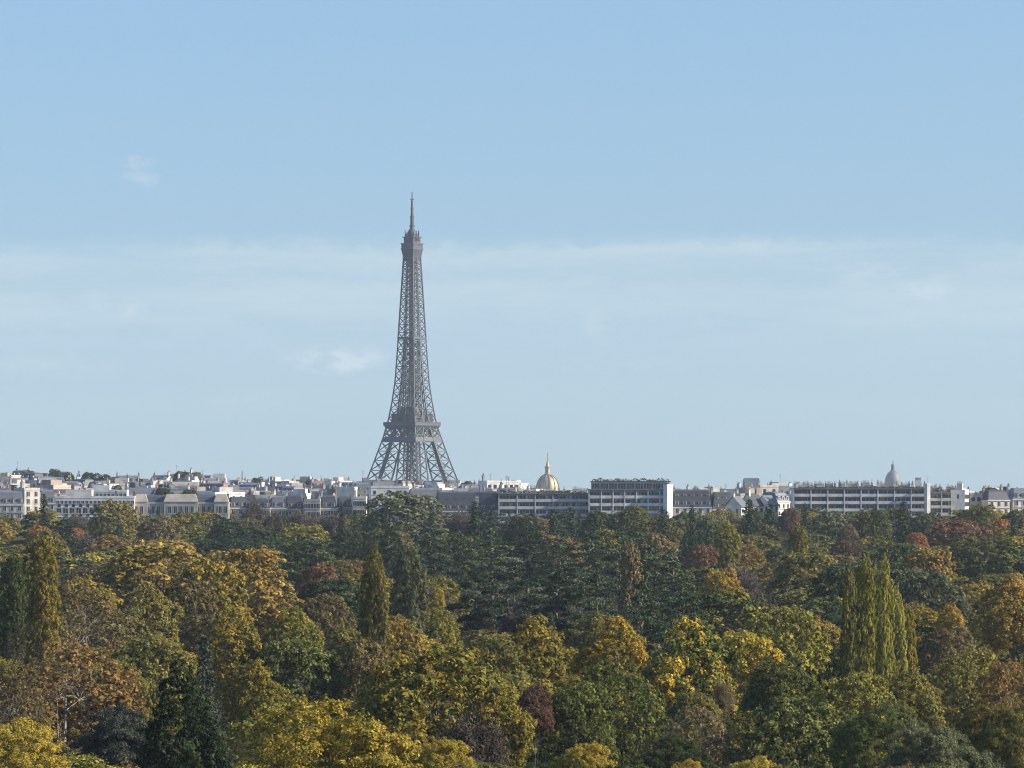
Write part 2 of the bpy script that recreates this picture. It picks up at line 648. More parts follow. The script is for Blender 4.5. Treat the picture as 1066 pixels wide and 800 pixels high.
def make_poplar(name, seed, leaf=0.3, lai=3.0, H=28.0, W=7.0, tip=0.75, nl=74):
    rng = np.random.default_rng(seed)
    C, Rr, O = [], [], []
    for k in range(nl):
        t = (k + rng.random()) / nl
        z = H * (0.10 + 0.86 * t)
        prof = min(1.0, 0.84 + 0.4 * t) * math.sqrt(max(0.05, 1 - max(0, (t - 0.5) / 0.5) ** (5.5 if tip > 0.8 else 3.6) * 0.97))
        r = W * 0.5 * prof
        a = k * 2.4 + rng.normal(0, 0.3)
        q_ = rng.uniform(0.35, 0.92)
        C.append((math.cos(a) * r * q_, math.sin(a) * r * q_, z))
        Rr.append(max(0.5, r * rng.uniform(0.34, 0.54)))
        O.append((math.cos(a), math.sin(a), 0.6))
    C, Rr, O = P3(C), P3(Rr), unit(P3(O))
    n = int(math.pi * W * H * 0.85 * lai / (0.31 * leaf * leaf * 1.05))
    pos, nrm, tv, T, li = lobes_to_leaves(rng, C, Rr, O, n, 20, 2.3, tuft_k=0.33, up=0.2, ragged=0.10)
    crown = leaves_mesh(name + '_crown', pos, nrm, tv, leaf, rng, M['leaf'])
    r0 = 0.45
    paths = [[(0, 0, -0.6, r0 * 1.2), (0, 0, H * 0.3, r0 * 0.7), (0.1, 0, H * 0.7, r0 * 0.3), (0, 0, H * 0.96, 0.04)]]
    for i in range(0, nl, 2):
        paths.append(limb((0, 0, max(0.5, C[i][2] - H * 0.13)), C[i], 0.10, 0.03, rng, 3))
    return crown, tube_mesh(name + '_trunk', paths, M['bark'], 5), H, W


def make_cedar(name, seed, leaf=0.4, H=22.0, W=17.0, n_plates=26, lai=2.3, bare_to=0.30, shrink=0.62):
    """Cedar: flat layered plates of foliage on near-level limbs, trunk showing between the tiers."""
    rng = np.random.default_rng(seed)
    C, A, B, O = [], [], [], []
    for k in range(n_plates):
        t = (k + rng.random() * 0.8) / n_plates
        z = H * (bare_to + (0.97 - bare_to) * t)
        reach = W * 0.5 * (1 - shrink * max(0, (t - 0.45) / 0.55) ** 1.4) * (0.80 + 0.2 * rng.random())
        a = k * 2.39996 + rng.normal(0, 0.35)
        rr = reach * rng.uniform(0.42, 0.72)
        if t > 0.93:
            rr *= 0.35
        C.append((math.cos(a) * rr, math.sin(a) * rr, z))
        A.append(max(1.6, reach * rng.uniform(0.44, 0.62)))
        B.append(max(1.3, reach * rng.uniform(0.32, 0.46)))
        O.append(a)
    C = P3(C)
    area = sum(math.pi * a * b for a, b in zip(A, B)) * lai * 1.5
    n = int(area / (0.31 * leaf * leaf))
    w = P3(A) * P3(B)
    i = rng.choice(len(C), n, p=w / w.sum())
    # sprays: each plate is broken into fingers and small pads so its edge is ragged
    np_ = 22
    pads = rng.normal(size=(len(C), np_, 2)) * 0.48
    j = rng.integers(0, np_, n)
    q = pads[i, j] + rng.normal(size=(n, 2)) * 0.13
    a_, b_, o_ = P3(A)[i], P3(B)[i], P3(O)[i]
    ex, ey = q[:, 0] * a_, q[:, 1] * b_
    r2 = q[:, 0] ** 2 + q[:, 1] ** 2
    pos = np.stack([C[i, 0] + ex * np.cos(o_) - ey * np.sin(o_), C[i, 1] + ex * np.sin(o_) + ey * np.cos(o_),
                    C[i, 2] + 0.30 * (1 - r2) + rng.normal(0, 0.13, n) + rng.normal(0, 0.16, (len(C), np_))[i, j] - 0.10 * q[:, 0] * a_ * 0.3], 1)
    nrm = rng.normal(size=(n, 3)) * 0.55 + np.array((0, 0, 0.9))
    cv = np.clip(0.6 * rng.random(len(C))[i] + 0.4 * rng.random((len(C), np_))[i, j], 0, 1)
    crown = leaves_mesh(name + '_crown', pos, nrm, cv, leaf, rng, M['needle'], aspect=0.5)
    r0 = 0.52
    paths = [[(0, 0, -0.6, r0 * 1.3), (0, 0, H * 0.3, r0 * 0.85), (0.2, 0.1, H * 0.65, r0 * 0.5), (0, 0, H * 0.96, 0.06)]]
    for k in range(n_plates):
        paths.append(limb((0, 0, C[k][2] - 0.8), C[k] - np.array((0, 0, 0.2)), 0.20, 0.06, rng, 4, 0.03))
    return crown, tube_mesh(name + '_trunk', paths, M['bark'], 5), H, W


def make_fir(name, seed, leaf=0.4, H=22.0, W=8.0, lai=2.9, droop=0.35, power=0.72, base=0.04, per=9):
    """Conifer: whorls of drooping boughs getting shorter to the tip."""
    rng = np.random.default_rng(seed)
    P, D, cvs, rads = [], [], [], []
    z = H * base
    while z < H * 0.985:
        t = (z - H * base) / (H * (1 - base))
        r = W * 0.5 * (1 - t) ** power * rng.uniform(0.80, 1.08) + 0.15
        k = max(4, int(per * (0.5 + 0.5 * (1 - t))))
        a0 = rng.uniform(0, 6.28)
        for b in range(k):
            a = a0 + b * 6.283 / k + rng.normal(0, 0.14)
            rb = r * rng.uniform(0.75, 1.12)
            c = rng.random()
            m_ = max(2, int(rb / 0.55))
            for s in range(m_):
                u = (s + 0.6) / m_
                P.append((math.cos(a) * rb * u, math.sin(a) * rb * u, z - droop * rb * u ** 1.3 + 0.12 * rb * u * u))
                D.append((math.cos(a), math.sin(a), -droop * 0.6))
                cvs.append(c)
                rads.append(0.30 + 0.16 * rb * (1 - 0.5 * u))
        z += 0.52 + 0.028 * r * 10 / max(W, 1) * 2.2
    P, D, cvs, rads = P3(P), unit(P3(D)), P3(cvs), P3(rads)
    n = int(math.pi * W * 0.5 * H * lai / (0.31 * leaf * leaf))
    i = rng.choice(len(P), n, p=rads / rads.sum())
    pos = P[i] + rng.normal(size=(n, 3)) * rads[i][:, None] * np.array((0.6, 0.6, 0.35))
    nrm = rng.normal(size=(n, 3)) * 0.6 + np.array((0, 0, 0.7)) + D[i] * 0.5
    crown = leaves_mesh(name + '_crown', pos, nrm, np.clip(0.5 * cvs[i] + 0.5 * rng.random(n), 0, 1), leaf, rng, M['needle'], aspect=0.45, stretch=D[i])
    trunk = tube_mesh(name + '_trunk', [[(0, 0, -0.6, 0.42), (0, 0, H * 0.4, 0.26), (0, 0, H * 0.97, 0.03)]], M['bark'], 6)
    return crown, trunk, H, W


def make_clumpy_cone(name, seed, leaf=0.25, H=22.0, W=16.0, lai=7.0, nl=300):
    """Dense cypress: rounded clumps packed over a cone."""
    rng = np.random.default_rng(seed)
    C, Rr, O = [], [], []
    for k in range(nl):
        t = 1 - math.sqrt((k + 0.5) / nl)
        z = H * (0.04 + 0.93 * t)
        r = W * 0.5 * (1 - t) ** 0.78
        a = k * 2.39996 + rng.normal(0, 0.2)
        rr = r * rng.uniform(0.72, 0.95)
        C.append((math.cos(a) * rr, math.sin(a) * rr, z))
        Rr.append(0.35 + W * 0.075 * rng.uniform(0.7, 1.3) * (0.45 + 0.55 * (1 - t)))
        O.append((math.cos(a), math.sin(a), 0.5))
    C, Rr, O = P3(C), P3(Rr), unit(P3(O))
    n = int(math.pi * W * 0.5 * H * lai / (0.31 * leaf * leaf))
    pos, nrm, tv, T, li = lobes_to_leaves(rng, C, Rr, O, n, 14, 0.85, tuft_k=0.36, up=0.35, ragged=0.03)
    crown = leaves_mesh(name + '_crown', pos, nrm, tv, leaf, rng, M['needle'], aspect=0.5)
    trunk = tube_mesh(name + '_trunk', [[(0, 0, -0.6, 0.5), (0, 0, H * 0.2, 0.35), (0, 0, H * 0.45, 0.05)]], M['bark'], 6)
    return crown, trunk, H, W


PROTO = {}


def protos():
    for i in range(4):
        PROTO['broad', 'near', i] = make_broad('broad_near', 100 + i, leaf=0.175, lai=2.3, nl=84 + 8 * i, lump=0.22 + 0.04 * i)
        PROTO['broad', 'mid', i] = make_broad('broad_mid', 140 + i, leaf=0.34, lai=2.3, nl=78 + 6 * i, lump=0.22 + 0.04 * i)
    for i in range(6):
        PROTO['broad', 'far', i] = make_broad('broad_far', 180 + i, leaf=0.52, lai=2.2, nl=72, lump=0.22 + 0.04 * i)
    for i in range(2):
        PROTO['sparse', 'near', i] = make_broad('sparse_near', 220 + i, leaf=0.26, lai=0.95, sparse=True, nl=90, bark='pale_bark')
        PROTO['sparse', 'mid', i] = make_broad('sparse_mid', 240 + i, leaf=0.40, lai=1.0, sparse=True, nl=80, bark='pale_bark')
        PROTO['sparse', 'far', i] = make_broad('sparse_far', 250 + i, leaf=0.6, lai=1.1, nl=76)
        PROTO['bare', 'near', i] = make_bare('bare_near', 260 + i, leaf=0.42, n_leaf=15000)
        PROTO['bare', 'mid', i] = make_bare('bare_mid', 270 + i, leaf=0.62, n_leaf=8000)
        PROTO['bare', 'far', i] = make_bare('bare_far', 280 + i, leaf=0.9, n_leaf=4500)
        PROTO['poplar', 'mid', i] = make_poplar('poplar_mid', 300 + i, leaf=0.30, tip=0.72 + 0.15 * i)
        PROTO['poplar', 'far', i] = make_poplar('poplar_far', 310 + i, leaf=0.6)
    for i in range(3):
        PROTO['cedar', 'mid', i] = make_cedar('cedar_mid', 330 + i, leaf=0.36, n_plates=17 + 2 * i)
        PROTO['cedar', 'far', i] = make_cedar('cedar_far', 340 + i, leaf=0.50, n_plates=15 + 2 * i)
        PROTO['fir', 'mid', i] = make_fir('fir_mid', 350 + i, leaf=0.40, W=8 + i)
        PROTO['fir', 'far', i] = make_fir('fir_far', 360 + i, leaf=0.62, W=8 + i)
    PROTO['cedar', 'near', 0] = make_cedar('cedar_near', 371, leaf=0.26, n_plates=36, H=14, W=17, bare_to=0.50, shrink=0.50, lai=2.2)
    PROTO['fir', 'near', 0] = make_fir('fir_near', 372, leaf=0.26, H=26, W=13, droop=0.42, power=0.95, lai=2.6, per=13)
    PROTO['cypress', 'near', 0] = make_clumpy_cone('cypress_near', 373)


protos()
SIZE = {}                                      # real height and width of each crown
for k_, (c_, t_, h_, w_) in PROTO.items():
    co_ = np.empty(len(c_.vertices) * 3, np.float32)
    c_.vertices.foreach_get('co', co_)
    co_ = co_.reshape(-1, 3)
    SIZE[k_] = (float(np.percentile(co_[:, 2], 99.6)), 2 * float(np.percentile(np.hypot(co_[:, 0], co_[:, 1]), 97)))
N_VAR = {}
for k_ in PROTO:
    N_VAR[k_[:2]] = N_VAR.get(k_[:2], 0) + 1

COLS = {  # leaf colours (albedo): main, second
    'yellow': ((0.355, 0.262, 0.038), (0.25, 0.20, 0.04)),
    'bright': ((0.385, 0.285, 0.042), (0.27, 0.225, 0.042)),
    'gold': ((0.27, 0.180, 0.042), (0.185, 0.150, 0.042)),
    'ochre': ((0.24, 0.155, 0.035), (0.15, 0.125, 0.035)),
    'goldgreen': ((0.235, 0.175, 0.030), (0.125, 0.125, 0.032)),
    'olive': ((0.165, 0.142, 0.036), (0.110, 0.110, 0.034)),
    'oliveyellow': ((0.235, 0.205, 0.038), (0.135, 0.135, 0.035)),
    'green': ((0.080, 0.095, 0.030), (0.115, 0.115, 0.034)),
    'deepgreen': ((0.045, 0.060, 0.024), (0.065, 0.078, 0.028)),
    'grey_green': ((0.105, 0.110, 0.058), (0.080, 0.092, 0.048)),
    'rust': ((0.205, 0.118, 0.042), (0.150, 0.112, 0.042)),
    'brown': ((0.150, 0.110, 0.045), (0.125, 0.105, 0.040)),
    'red': ((0.110, 0.066, 0.044), (0.095, 0.068, 0.040)),
    'brick': ((0.200, 0.103, 0.060), (0.140, 0.090, 0.052)),
    'orange': ((0.34, 0.155, 0.048), (0.25, 0.135, 0.048)),
    'amber': ((0.36, 0.235, 0.040), (0.25, 0.185, 0.040)),
    'ambergold': ((0.215, 0.175, 0.036), (0.46, 0.27, 0.035)),
    'tan': ((0.165, 0.125, 0.060), (0.145, 0.118, 0.060)),
    'mauve': ((0.090, 0.072, 0.058), (0.075, 0.064, 0.050)),
    'cedar': ((0.046, 0.070, 0.040), (0.098, 0.122, 0.060)),
    'fir': ((0.024, 0.040, 0.024), (0.042, 0.062, 0.032)),
    'spruce': ((0.042, 0.055, 0.038), (0.064, 0.076, 0.050)),
    'yew': ((0.046, 0.055, 0.042), (0.085, 0.092, 0.068)),
    'cypress': ((0.012, 0.020, 0.009), (0.032, 0.044, 0.017)),
    'poplar': ((0.270, 0.240, 0.052), (0.165, 0.165, 0.045)),
    'deepred': ((0.110, 0.060, 0.042), (0.090, 0.062, 0.038)),
    'halfyellow': ((0.085, 0.105, 0.028), (0.44, 0.31, 0.040)),
    'green_leaves': ((0.050, 0.066, 0.022), (0.150, 0.150, 0.034)),
}
NAMES = {'broad': 'broadleaf_tree', 'sparse': 'thinning_tree', 'bare': 'bare_tree', 'poplar': 'poplar_tree', 'cedar': 'cedar_tree', 'fir': 'fir_tree', 'cypress': 'cypress_tree'}
TREES = []


def place_tree(kind, lod, x, y, w, h, col, label, group, seed, mixed=False):
    rg = random.Random(seed)
    if (kind, lod) not in N_VAR:
        lod = 'near' if (kind, 'near') in N_VAR else 'mid'
    i = rg.randrange(N_VAR[kind, lod])
    crown, trunk, H0, W0 = PROTO[kind, lod, i]
    top, wide = SIZE[kind, lod, i]
    if kind in ('broad', 'sparse', 'bare'):
        W0 = wide
    t = thing(NAMES[kind], (x, y, ground(x, y)), rg.uniform(0, 6.28), label, 'tree', group)
    c = obj('crown', crown, t)
    sx = w / W0 * (1.06 if kind in ('broad', 'sparse') else 1.0)
    sz = min(h / top, {'broad': 1.12, 'sparse': 1.2, 'bare': 1.3}.get(kind, 9.0) * sx)
    e_ = rg.uniform(0.86, 1.16) if kind in ('broad', 'sparse', 'bare') else 1.0
    c.scale = (sx * e_, sx / e_, sz)                                   # a small crown sits high on its trunk instead of being stretched
    c.location = (0, 0, h - top * sz)
    a, b = COLS[col]
    if mixed and rg.random() < 0.5 and kind in ('broad', 'sparse'):
        b = COLS[rg.choice(['olive', 'goldgreen', 'green', 'brown', 'oliveyellow', 'ochre'])][0]      # parts of the crown have turned more than others
    k = 1.15 * rg.uniform(0.88, 1.14)
    tilt = rg.uniform(-0.06, 0.06)
    c['leaf_a'] = [a[0] * k * (1 + tilt), a[1] * k, a[2] * k]
    c['leaf_b'] = [b[0] * k * (1 - tilt), b[1] * k, b[2] * k]
    tr = obj('trunk', trunk, t)
    tr.scale = (sx, sx, h / H0)
    if kind == 'sparse' and col in ('green_leaves', 'olive', 'tan'):
        tr.material_slots[0].link = 'OBJECT'
        tr.material_slots[0].material = M['bark']
    return t


def solve_d(py, H, px):
    """Distance at which a tree of height H on the ground has its top at row py."""
    lo, hi = 200.0, 1745.0

    def f(d):
        return EYE - (py - HY) * d / F - ground(px_x(px, d), d) - H
    if f(hi) > 0:
        return hi
    for _ in range(50):
        mid = (lo + hi) / 2
        if f(mid) > 0:
            lo = mid
        else:
            hi = mid
    return lo


DEF_H = {'broad': 21.0, 'sparse': 20.0, 'bare': 18.5, 'poplar': 30.0, 'cedar': 22.0, 'fir': 25.0, 'cypress': 22.0}
exec_hand = []


def T(px, py, wpx, kind, col, label, H=None, vis=None, anchor=None, lod=None):
    H = H or DEF_H[kind]
    d = solve_d(py, H, px)
    wpx *= {'broad': 1.25, 'sparse': 1.2, 'fir': 1.75, 'cedar': 1.1}.get(kind, 1.0)
    exec_hand.append(dict(px=px, py=py, wpx=wpx, kind=kind, col=col, label=label, H=H, d=d, x=px_x(px, d), w=wpx * d / F,
                          vis=vis if vis else py + min(60, wpx * 0.45), anchor=anchor, lod=lod))


# ------------------------------------------------------------------ trees one can pick out in the wood
# column, row of the top, width (photo px), kind, colours, label; the distance follows from the tree's height
# -- against the city
T(46, 516, 17, 'fir', 'fir', 'dark pointed conifer standing alone in front of the grey apartment facades', 27, 540, 'the lone pointed conifer')
T(30, 537, 30, 'cedar', 'fir', 'dark flat cedar below the lone pointed conifer at the city edge', 23)
T(117, 522, 42, 'broad', 'olive', 'rounded olive tree covering the corner of the long white building', 25, 545, 'the olive tree by the white building')
T(44, 548, 24, 'broad', 'orange', 'flaming orange tree at the far edge of the wood, the brightest there', 20, 553, 'the flaming orange tree')
T(52, 554, 44, 'broad', 'olive', 'olive tree just below the flaming orange tree', 20, 560)
T(80, 550, 11, 'broad', 'orange', 'small orange treetop beside the flaming orange tree', 17)
T(165, 538, 40, 'broad', 'tan', 'orange brown treetop below the long stone mansion', 21)
T(264, 524, 26, 'bare', 'mauve', 'bare brownish tree in front of the low stone terrace', 22, 540, 'the bare tree by the terrace')
T(286, 533, 30, 'bare', 'mauve', 'bare grey tree under the middle of the stone terrace', 21)
T(418, 514, 80, 'broad', 'grey_green', 'great domed olive tree swelling against the buildings below the iron tower', 29, 540, 'the great dome under the tower')
T(356, 529, 15, 'fir', 'fir', 'narrow dark fir, first of the pair below the tower foot', 25)
T(370, 533, 17, 'fir', 'fir', 'narrow dark fir, second of the pair below the tower foot', 24)
T(387, 531, 20, 'fir', 'fir', 'broad based dark fir in front of the great dome tree', 24, None, 'the fir before the dome')
T(449, 529, 17, 'fir', 'fir', 'slender dark fir at the edge of the great dome tree', 25)
T(494, 524, 26, 'fir', 'fir', 'tallest dark fir between the tower and the golden dome', 27, 548, 'the tallest fir')
T(512, 534, 20, 'fir', 'fir', 'smaller dark fir leaning close to the tallest fir', 23)
T(545, 536, 34, 'broad', 'deepgreen', 'dark round tree under the long low apartment block', 22)
T(576, 532, 22, 'fir', 'fir', 'dark fir straight below the golden dome', 24, None, 'the fir below the golden dome')
T(594, 530, 20, 'fir', 'fir', 'dark fir where the two pale apartment blocks meet', 24)
T(622, 533, 32, 'broad', 'deepgreen', 'dark round tree under the glazed penthouse', 22)
T(661, 527, 26, 'broad', 'green', 'dull green tree rising before the balconies of the white block', 24, None, 'the tree before the balconies')
T(690, 532, 24, 'fir', 'fir', 'dark fir below the sunlit end of the white block', 24)
T(720, 528, 16, 'fir', 'fir', 'thin dark fir before the slate mansard', 25, None, 'the thin fir before the mansard')
T(741, 538, 30, 'broad', 'grey_green', 'grey green treetop below the joint of the mansards', 21)
T(780, 522, 26, 'fir', 'fir', 'big dark fir hiding the small pale houses', 27, 548, 'the big fir by the pale houses')
T(802, 526, 24, 'fir', 'fir', 'dark fir just beside the big fir by the houses', 25)
T(821, 530, 20, 'broad', 'red', 'dusky red tree at the end of the long flat roofed block', 22, None, 'the dusky red tree')
T(838, 526, 16, 'fir', 'fir', 'spiky dark fir at the corner of the long flat roofed block', 25)
T(866, 533, 38, 'broad', 'grey_green', 'grey green tree below the red brown balcony panels', 22)
T(910, 530, 36, 'broad', 'green', 'dull green tree beside the tiny white pavilion', 23)
T(941, 525, 26, 'fir', 'fir', 'tall dark fir in front of the middle of the long block', 26, 550, 'the tall fir before the long block')
T(963, 535, 30, 'broad', 'grey_green', 'grey green tree at the foot of the tall fir', 21)
T(1022, 526, 34, 'broad', 'olive', 'olive tree before the grey house with a sunlit gable', 24)
T(1055, 535, 20, 'fir', 'fir', 'dark fir beside the small orange tree', 23)
T(1040, 541, 22, 'broad', 'orange', 'small orange tree next to a dark fir near the frame', 19, 549, 'the small orange tree')
T(996, 542, 56, 'broad', 'brick', 'wide brick red tree, the largest red crown in the wood', 20, 568, 'the brick red tree')
T(955, 555, 16, 'broad', 'orange', 'small orange brown treetop before the brick red tree', 17)
T(880, 563, 24, 'broad', 'red', 'small dark red crown between green trees', 18, None, 'the small red crown')
T(884, 546, 20, 'broad', 'tan', 'rusty orange patch of a tree under the long block', 18)
# -- upper belt
T(317, 546, 56, 'broad', 'oliveyellow', 'yellowish domed tree in front of the dark fir pair', 19, 560, 'the yellowish dome')
T(240, 549, 60, 'cedar', 'fir', 'wide flat topped dark cedar under the stone terrace', 21, None, 'the wide flat cedar')
T(285, 560, 54, 'cedar', 'cedar', 'flat dark cedar in front of the yellowish dome', 21)
T(330, 566, 56, 'cedar', 'cedar', 'layered blue green cedar beyond the red orange cap', 22)
T(360, 556, 46, 'cedar', 'fir', 'flat topped dark cedar below the fir pair', 22)
T(405, 552, 44, 'cedar', 'fir', 'dark spreading cedar beyond the rounded poplar', 23)
T(448, 550, 52, 'cedar', 'cedar', 'spreading cedar beyond the paler poplar', 23)
T(334, 590, 42, 'broad', 'brick', 'red orange capped tree over a dark green hollow', 19, 603, 'the red orange cap')
T(757, 545, 24, 'poplar', 'oliveyellow', 'short yellow poplar glowing beside dark conifers', 24, 588, 'the short yellow poplar')
T(731, 568, 26, 'broad', 'brick', 'reddish brown dome leaning on the short yellow poplar', 19)
T(750, 592, 36, 'broad', 'amber', 'pale orange tree below the short yellow poplar', 20, 614, 'the pale orange tree')
T(681, 556, 40, 'broad', 'tan', 'tan rounded crown among the dark cedars', 21, None, 'the tan crown')
T(656, 566, 22, 'poplar', 'tan', 'beige leafy column among the dark cedars', 26, 600, 'the beige column')
T(832, 548, 18, 'poplar', 'olive', 'slim olive poplar among the rounded trees', 26, 580, 'the slim olive poplar')
T(630, 552, 30, 'broad', 'olive', 'small olive crown topping the cedar belt', 22)
T(840, 577, 74, 'broad', 'olive', 'broad olive tree below the slim olive poplar', 21, 610, 'the broad tree below the slim poplar')
T(966, 572, 50, 'broad', 'ochre', 'ochre tree below the wide brick red tree', 19)
T(968, 597, 60, 'broad', 'grey_green', 'rounded grey green tree behind the golden cone', 20, 630, 'the rounded grey green tree')
T(1022, 560, 66, 'broad', 'green', 'spreading dull green tree below the small orange tree', 20)
# -- cedar belt in the middle
CED = [(478, 556, 48, 'cedar'), (512, 553, 62, 'cedar'), (549, 550, 64, 'fir'), (583, 562, 62, 'cedar'), (614, 555, 56, 'cedar'), (645, 558, 56, 'cedar'),
       (672, 570, 64, 'cedar'), (700, 572, 58, 'cedar'), (535, 590, 66, 'fir'), (580, 597, 64, 'fir'), (622, 598, 66, 'cedar'), (668, 606, 60, 'cedar'),
       (712, 612, 56, 'cedar'), (495, 596, 58, 'fir')]
CEDL = ['dark cedar at the tower end of the cedar belt', 'flat topped cedar with bare stems below, near the tallest fir', 'largest flat topped cedar of the cedar belt',
        'cedar with clear level tiers below the golden dome', 'cedar showing its trunk between open tiers', 'cedar beside the beige column',
        'wide bluish cedar below the tan crown', 'cedar next to the reddish brown dome', 'very dark cedar standing in the shaded hollow', 'dark cedar drooping over the middle of the shaded hollow',
        'dark cedar under the beige column', 'dark green cedar beside a pale stem', 'low bright green cedar at the end of the belt', 'shaded cedar behind the yellow tipped tree']
for (a, b, c_, e), l_ in zip(CED, CEDL):
    T(a, b, c_, 'cedar', e, l_, 23, b + 40)
T(724, 640, 40, 'cedar', 'cedar', 'small flat green cedar above the yellow green tree', 15, 660)
T(640, 655, 40, 'cedar', 'cedar', 'green cedar peeping over the amber tree', 17, 664)
T(541, 632, 44, 'bare', 'mauve', 'purplish bare tree at the edge of the shaded hollow', 17, 655, 'the purplish bare tree')
T(497, 630, 46, 'bare', 'mauve', 'greyish purple bare tree before the shaded cedars', 17, 655)
T(572, 640, 30, 'fir', 'spruce', 'grey green spruce at the bottom of the shaded hollow', 17, 660)
# -- the tall ones
T(43, 562, 30, 'poplar', 'goldgreen', 'yellow olive poplar leaning slightly, tallest above the brown trees', 32, 622, 'the yellow olive poplar')
T(14, 580, 26, 'poplar', 'deepgreen', 'dark green narrow poplar beside the yellow olive poplar', 28, 625)
T(390, 574, 27, 'poplar', 'olive', 'rounded olive poplar standing like a column before the cedars', 31, 660, 'the rounded olive poplar')
T(425, 571, 31, 'poplar', 'grey_green', 'paler grey green poplar with a pointed top', 29, 630, 'the pointed grey poplar')
T(456, 612, 17, 'poplar', 'yellow', 'small yellow tipped tree near the pointed grey poplar', 20, 640, 'the yellow tipped tree')
T(452, 634, 46, 'broad', 'oliveyellow', 'olive crown below the yellow tipped tree', 18, 655)
for a, b, c_, e, l_, an in [(902, 582, 19, 'poplar', 'tallest poplar of the bright group, double topped', 'the tallest bright poplar'),
                            (921, 584, 18, 'poplar', 'golden topped poplar in the bright group', None),
                            (885, 600, 19, 'olive', 'olive poplar on the shaded flank of the bright group', None),
                            (909, 614, 21, 'oliveyellow', 'front middle poplar of the bright group, olive green', None),
                            (933, 616, 21, 'poplar', 'sunlit yellow green poplar of the bright group', None),
                            (945, 634, 15, 'goldgreen', 'smallest poplar closing the bright group', None)]:
    T(a, b, c_, 'poplar', e, l_, {582: 33, 584: 33, 600: 30, 614: 28, 616: 27, 634: 24}[b], 690, an, 'mid')
T(878, 590, 60, 'broad', 'deepgreen', 'dark green tree behind the shaded flank of the bright poplars', 20, 612)
T(938, 594, 62, 'broad', 'grey_green', 'greyish tree behind the sunlit flank of the bright poplars', 20, 620)
T(908, 588, 50, 'broad', 'deepgreen', 'dark tree straight behind the tallest bright poplar', 21, 606)
T(990, 631, 30, 'poplar', 'amber', 'golden orange cone shaped tree near the bright poplars', 19, 662, 'the golden cone')
# -- golden trees, middle distance
T(168, 567, 110, 'broad', 'gold', 'big golden tree with a billowing crown, farther of the golden pair', 25, 612, 'the farther golden tree')
T(255, 573, 88, 'broad', 'gold', 'big golden tree, nearer of the golden pair', 24, 640, 'the nearer golden tree')
T(218, 584, 60, 'broad', 'goldgreen', 'golden green shoulder tree between the golden pair', 23, 610)
T(306, 634, 48, 'broad', 'oliveyellow', 'bright yellow green tree at the foot of the golden pair', 20, 665, 'the bright yellow green tree')
T(84, 602, 56, 'broad', 'goldgreen', 'yellowish green tree beside the yellow olive poplar', 21, 622)
T(20, 612, 50, 'broad', 'green', 'blue green tree under the dark narrow poplar', 20, 640)
T(88, 612, 80, 'sparse', 'brown', 'brown thinning tree below the yellowish green tree', 21, 668, 'the brown thinning tree')
T(40, 634, 70, 'sparse', 'brown', 'brown and olive thinning tree over the rusty tree', 20, 672)
T(150, 612, 66, 'broad', 'olive', 'olive green tree in front of the farther golden tree', 20, 665)
T(203, 608, 50, 'broad', 'brown', 'brownish crown wedged under the golden pair', 20, 640)
T(243, 634, 66, 'broad', 'goldgreen', 'golden green tree below the nearer golden tree', 20, 690)
T(338, 620, 56, 'broad', 'brown', 'olive brown tree beside the rounded olive poplar', 20, 655)
T(412, 643, 60, 'broad', 'ochre', 'ochre domed tree at the foot of the rounded olive poplar', 20, 675, 'the ochre dome')
T(816, 634, 84, 'broad', 'oliveyellow', 'pale olive domed tree beyond the yellow green tree', 22, 680, 'the pale olive dome')
T(868, 616, 34, 'cedar', 'cedar', 'small dark cedar behind the shaded flank of the bright poplars', 20, 640)
T(1058, 600, 56, 'broad', 'gold', 'tall golden brown tree cut by the frame edge', 26, 680, 'the golden brown edge tree')
T(1026, 642, 36, 'broad', 'oliveyellow', 'small yellow green tree beside the golden brown edge tree', 18, 660)
T(560, 646, 92, 'broad', 'goldgreen', 'wide olive gold tree bordering the shaded hollow', 22, 705, 'the wide olive gold tree')
T(510, 664, 56, 'broad', 'olive', 'olive tree on the flank of the wide olive gold tree', 20, 690)
T(640, 646, 66, 'broad', 'ambergold', 'amber orange tree between the olive gold and yellow green trees', 23, 695, 'the amber tree')
T(712, 649, 100, 'broad', 'halfyellow', 'green tree with bright yellow patches, widest near the middle', 24, 720, 'the yellow green tree')
T(776, 660, 84, 'broad', 'bright', 'bright yellow leaved tree next to the yellow green tree', 22, 712, 'the bright yellow tree')
T(806, 682, 36, 'broad', 'amber', 'small deep yellow tree at the end of the yellow group', 19, 715)
# -- near trees
T(66, 672, 112, 'sparse', 'rust', 'big rusty brown half bare tree with pale branches', 21, 765, 'the rusty tree')
T(14, 690, 70, 'sparse', 'brown', 'brown half bare tree behind the rusty tree at the frame edge', 20, 740)
T(160, 664, 78, 'broad', 'olive', 'dark olive tree behind the flat yew', 20, 735)
T(128, 686, 60, 'broad', 'olive', 'olive brown tree between the rusty tree and the cypress', 19, 735)
T(213, 671, 74, 'fir', 'spruce', 'grey green spruce with a spire, behind the dark cypress', 27, 780, 'the grey spruce', 'near')
T(192, 710, 180, 'cypress', 'cypress', 'massive blackish green cypress with a pointed top, darkest in the wood', 24, 800, 'the dark cypress')
T(122, 738, 84, 'cedar', 'yew', 'flat spreading blue black conifer beside the dark cypress', 15, 785, 'the flat dark conifer', 'near')
T(18, 752, 78, 'broad', 'yellow', 'bright yellow tree in the bottom corner below the rusty tree', 19, 800, 'the yellow corner tree')
T(268, 690, 64, 'broad', 'goldgreen', 'golden olive tree behind the grey spruce', 20, 730)
T(316, 668, 88, 'broad', 'green', 'mid green tree below the bright yellow green tree', 21, 725, 'the mid green tree')
T(380, 668, 70, 'broad', 'brown', 'olive brown tree behind the big golden olive tree', 21, 715)
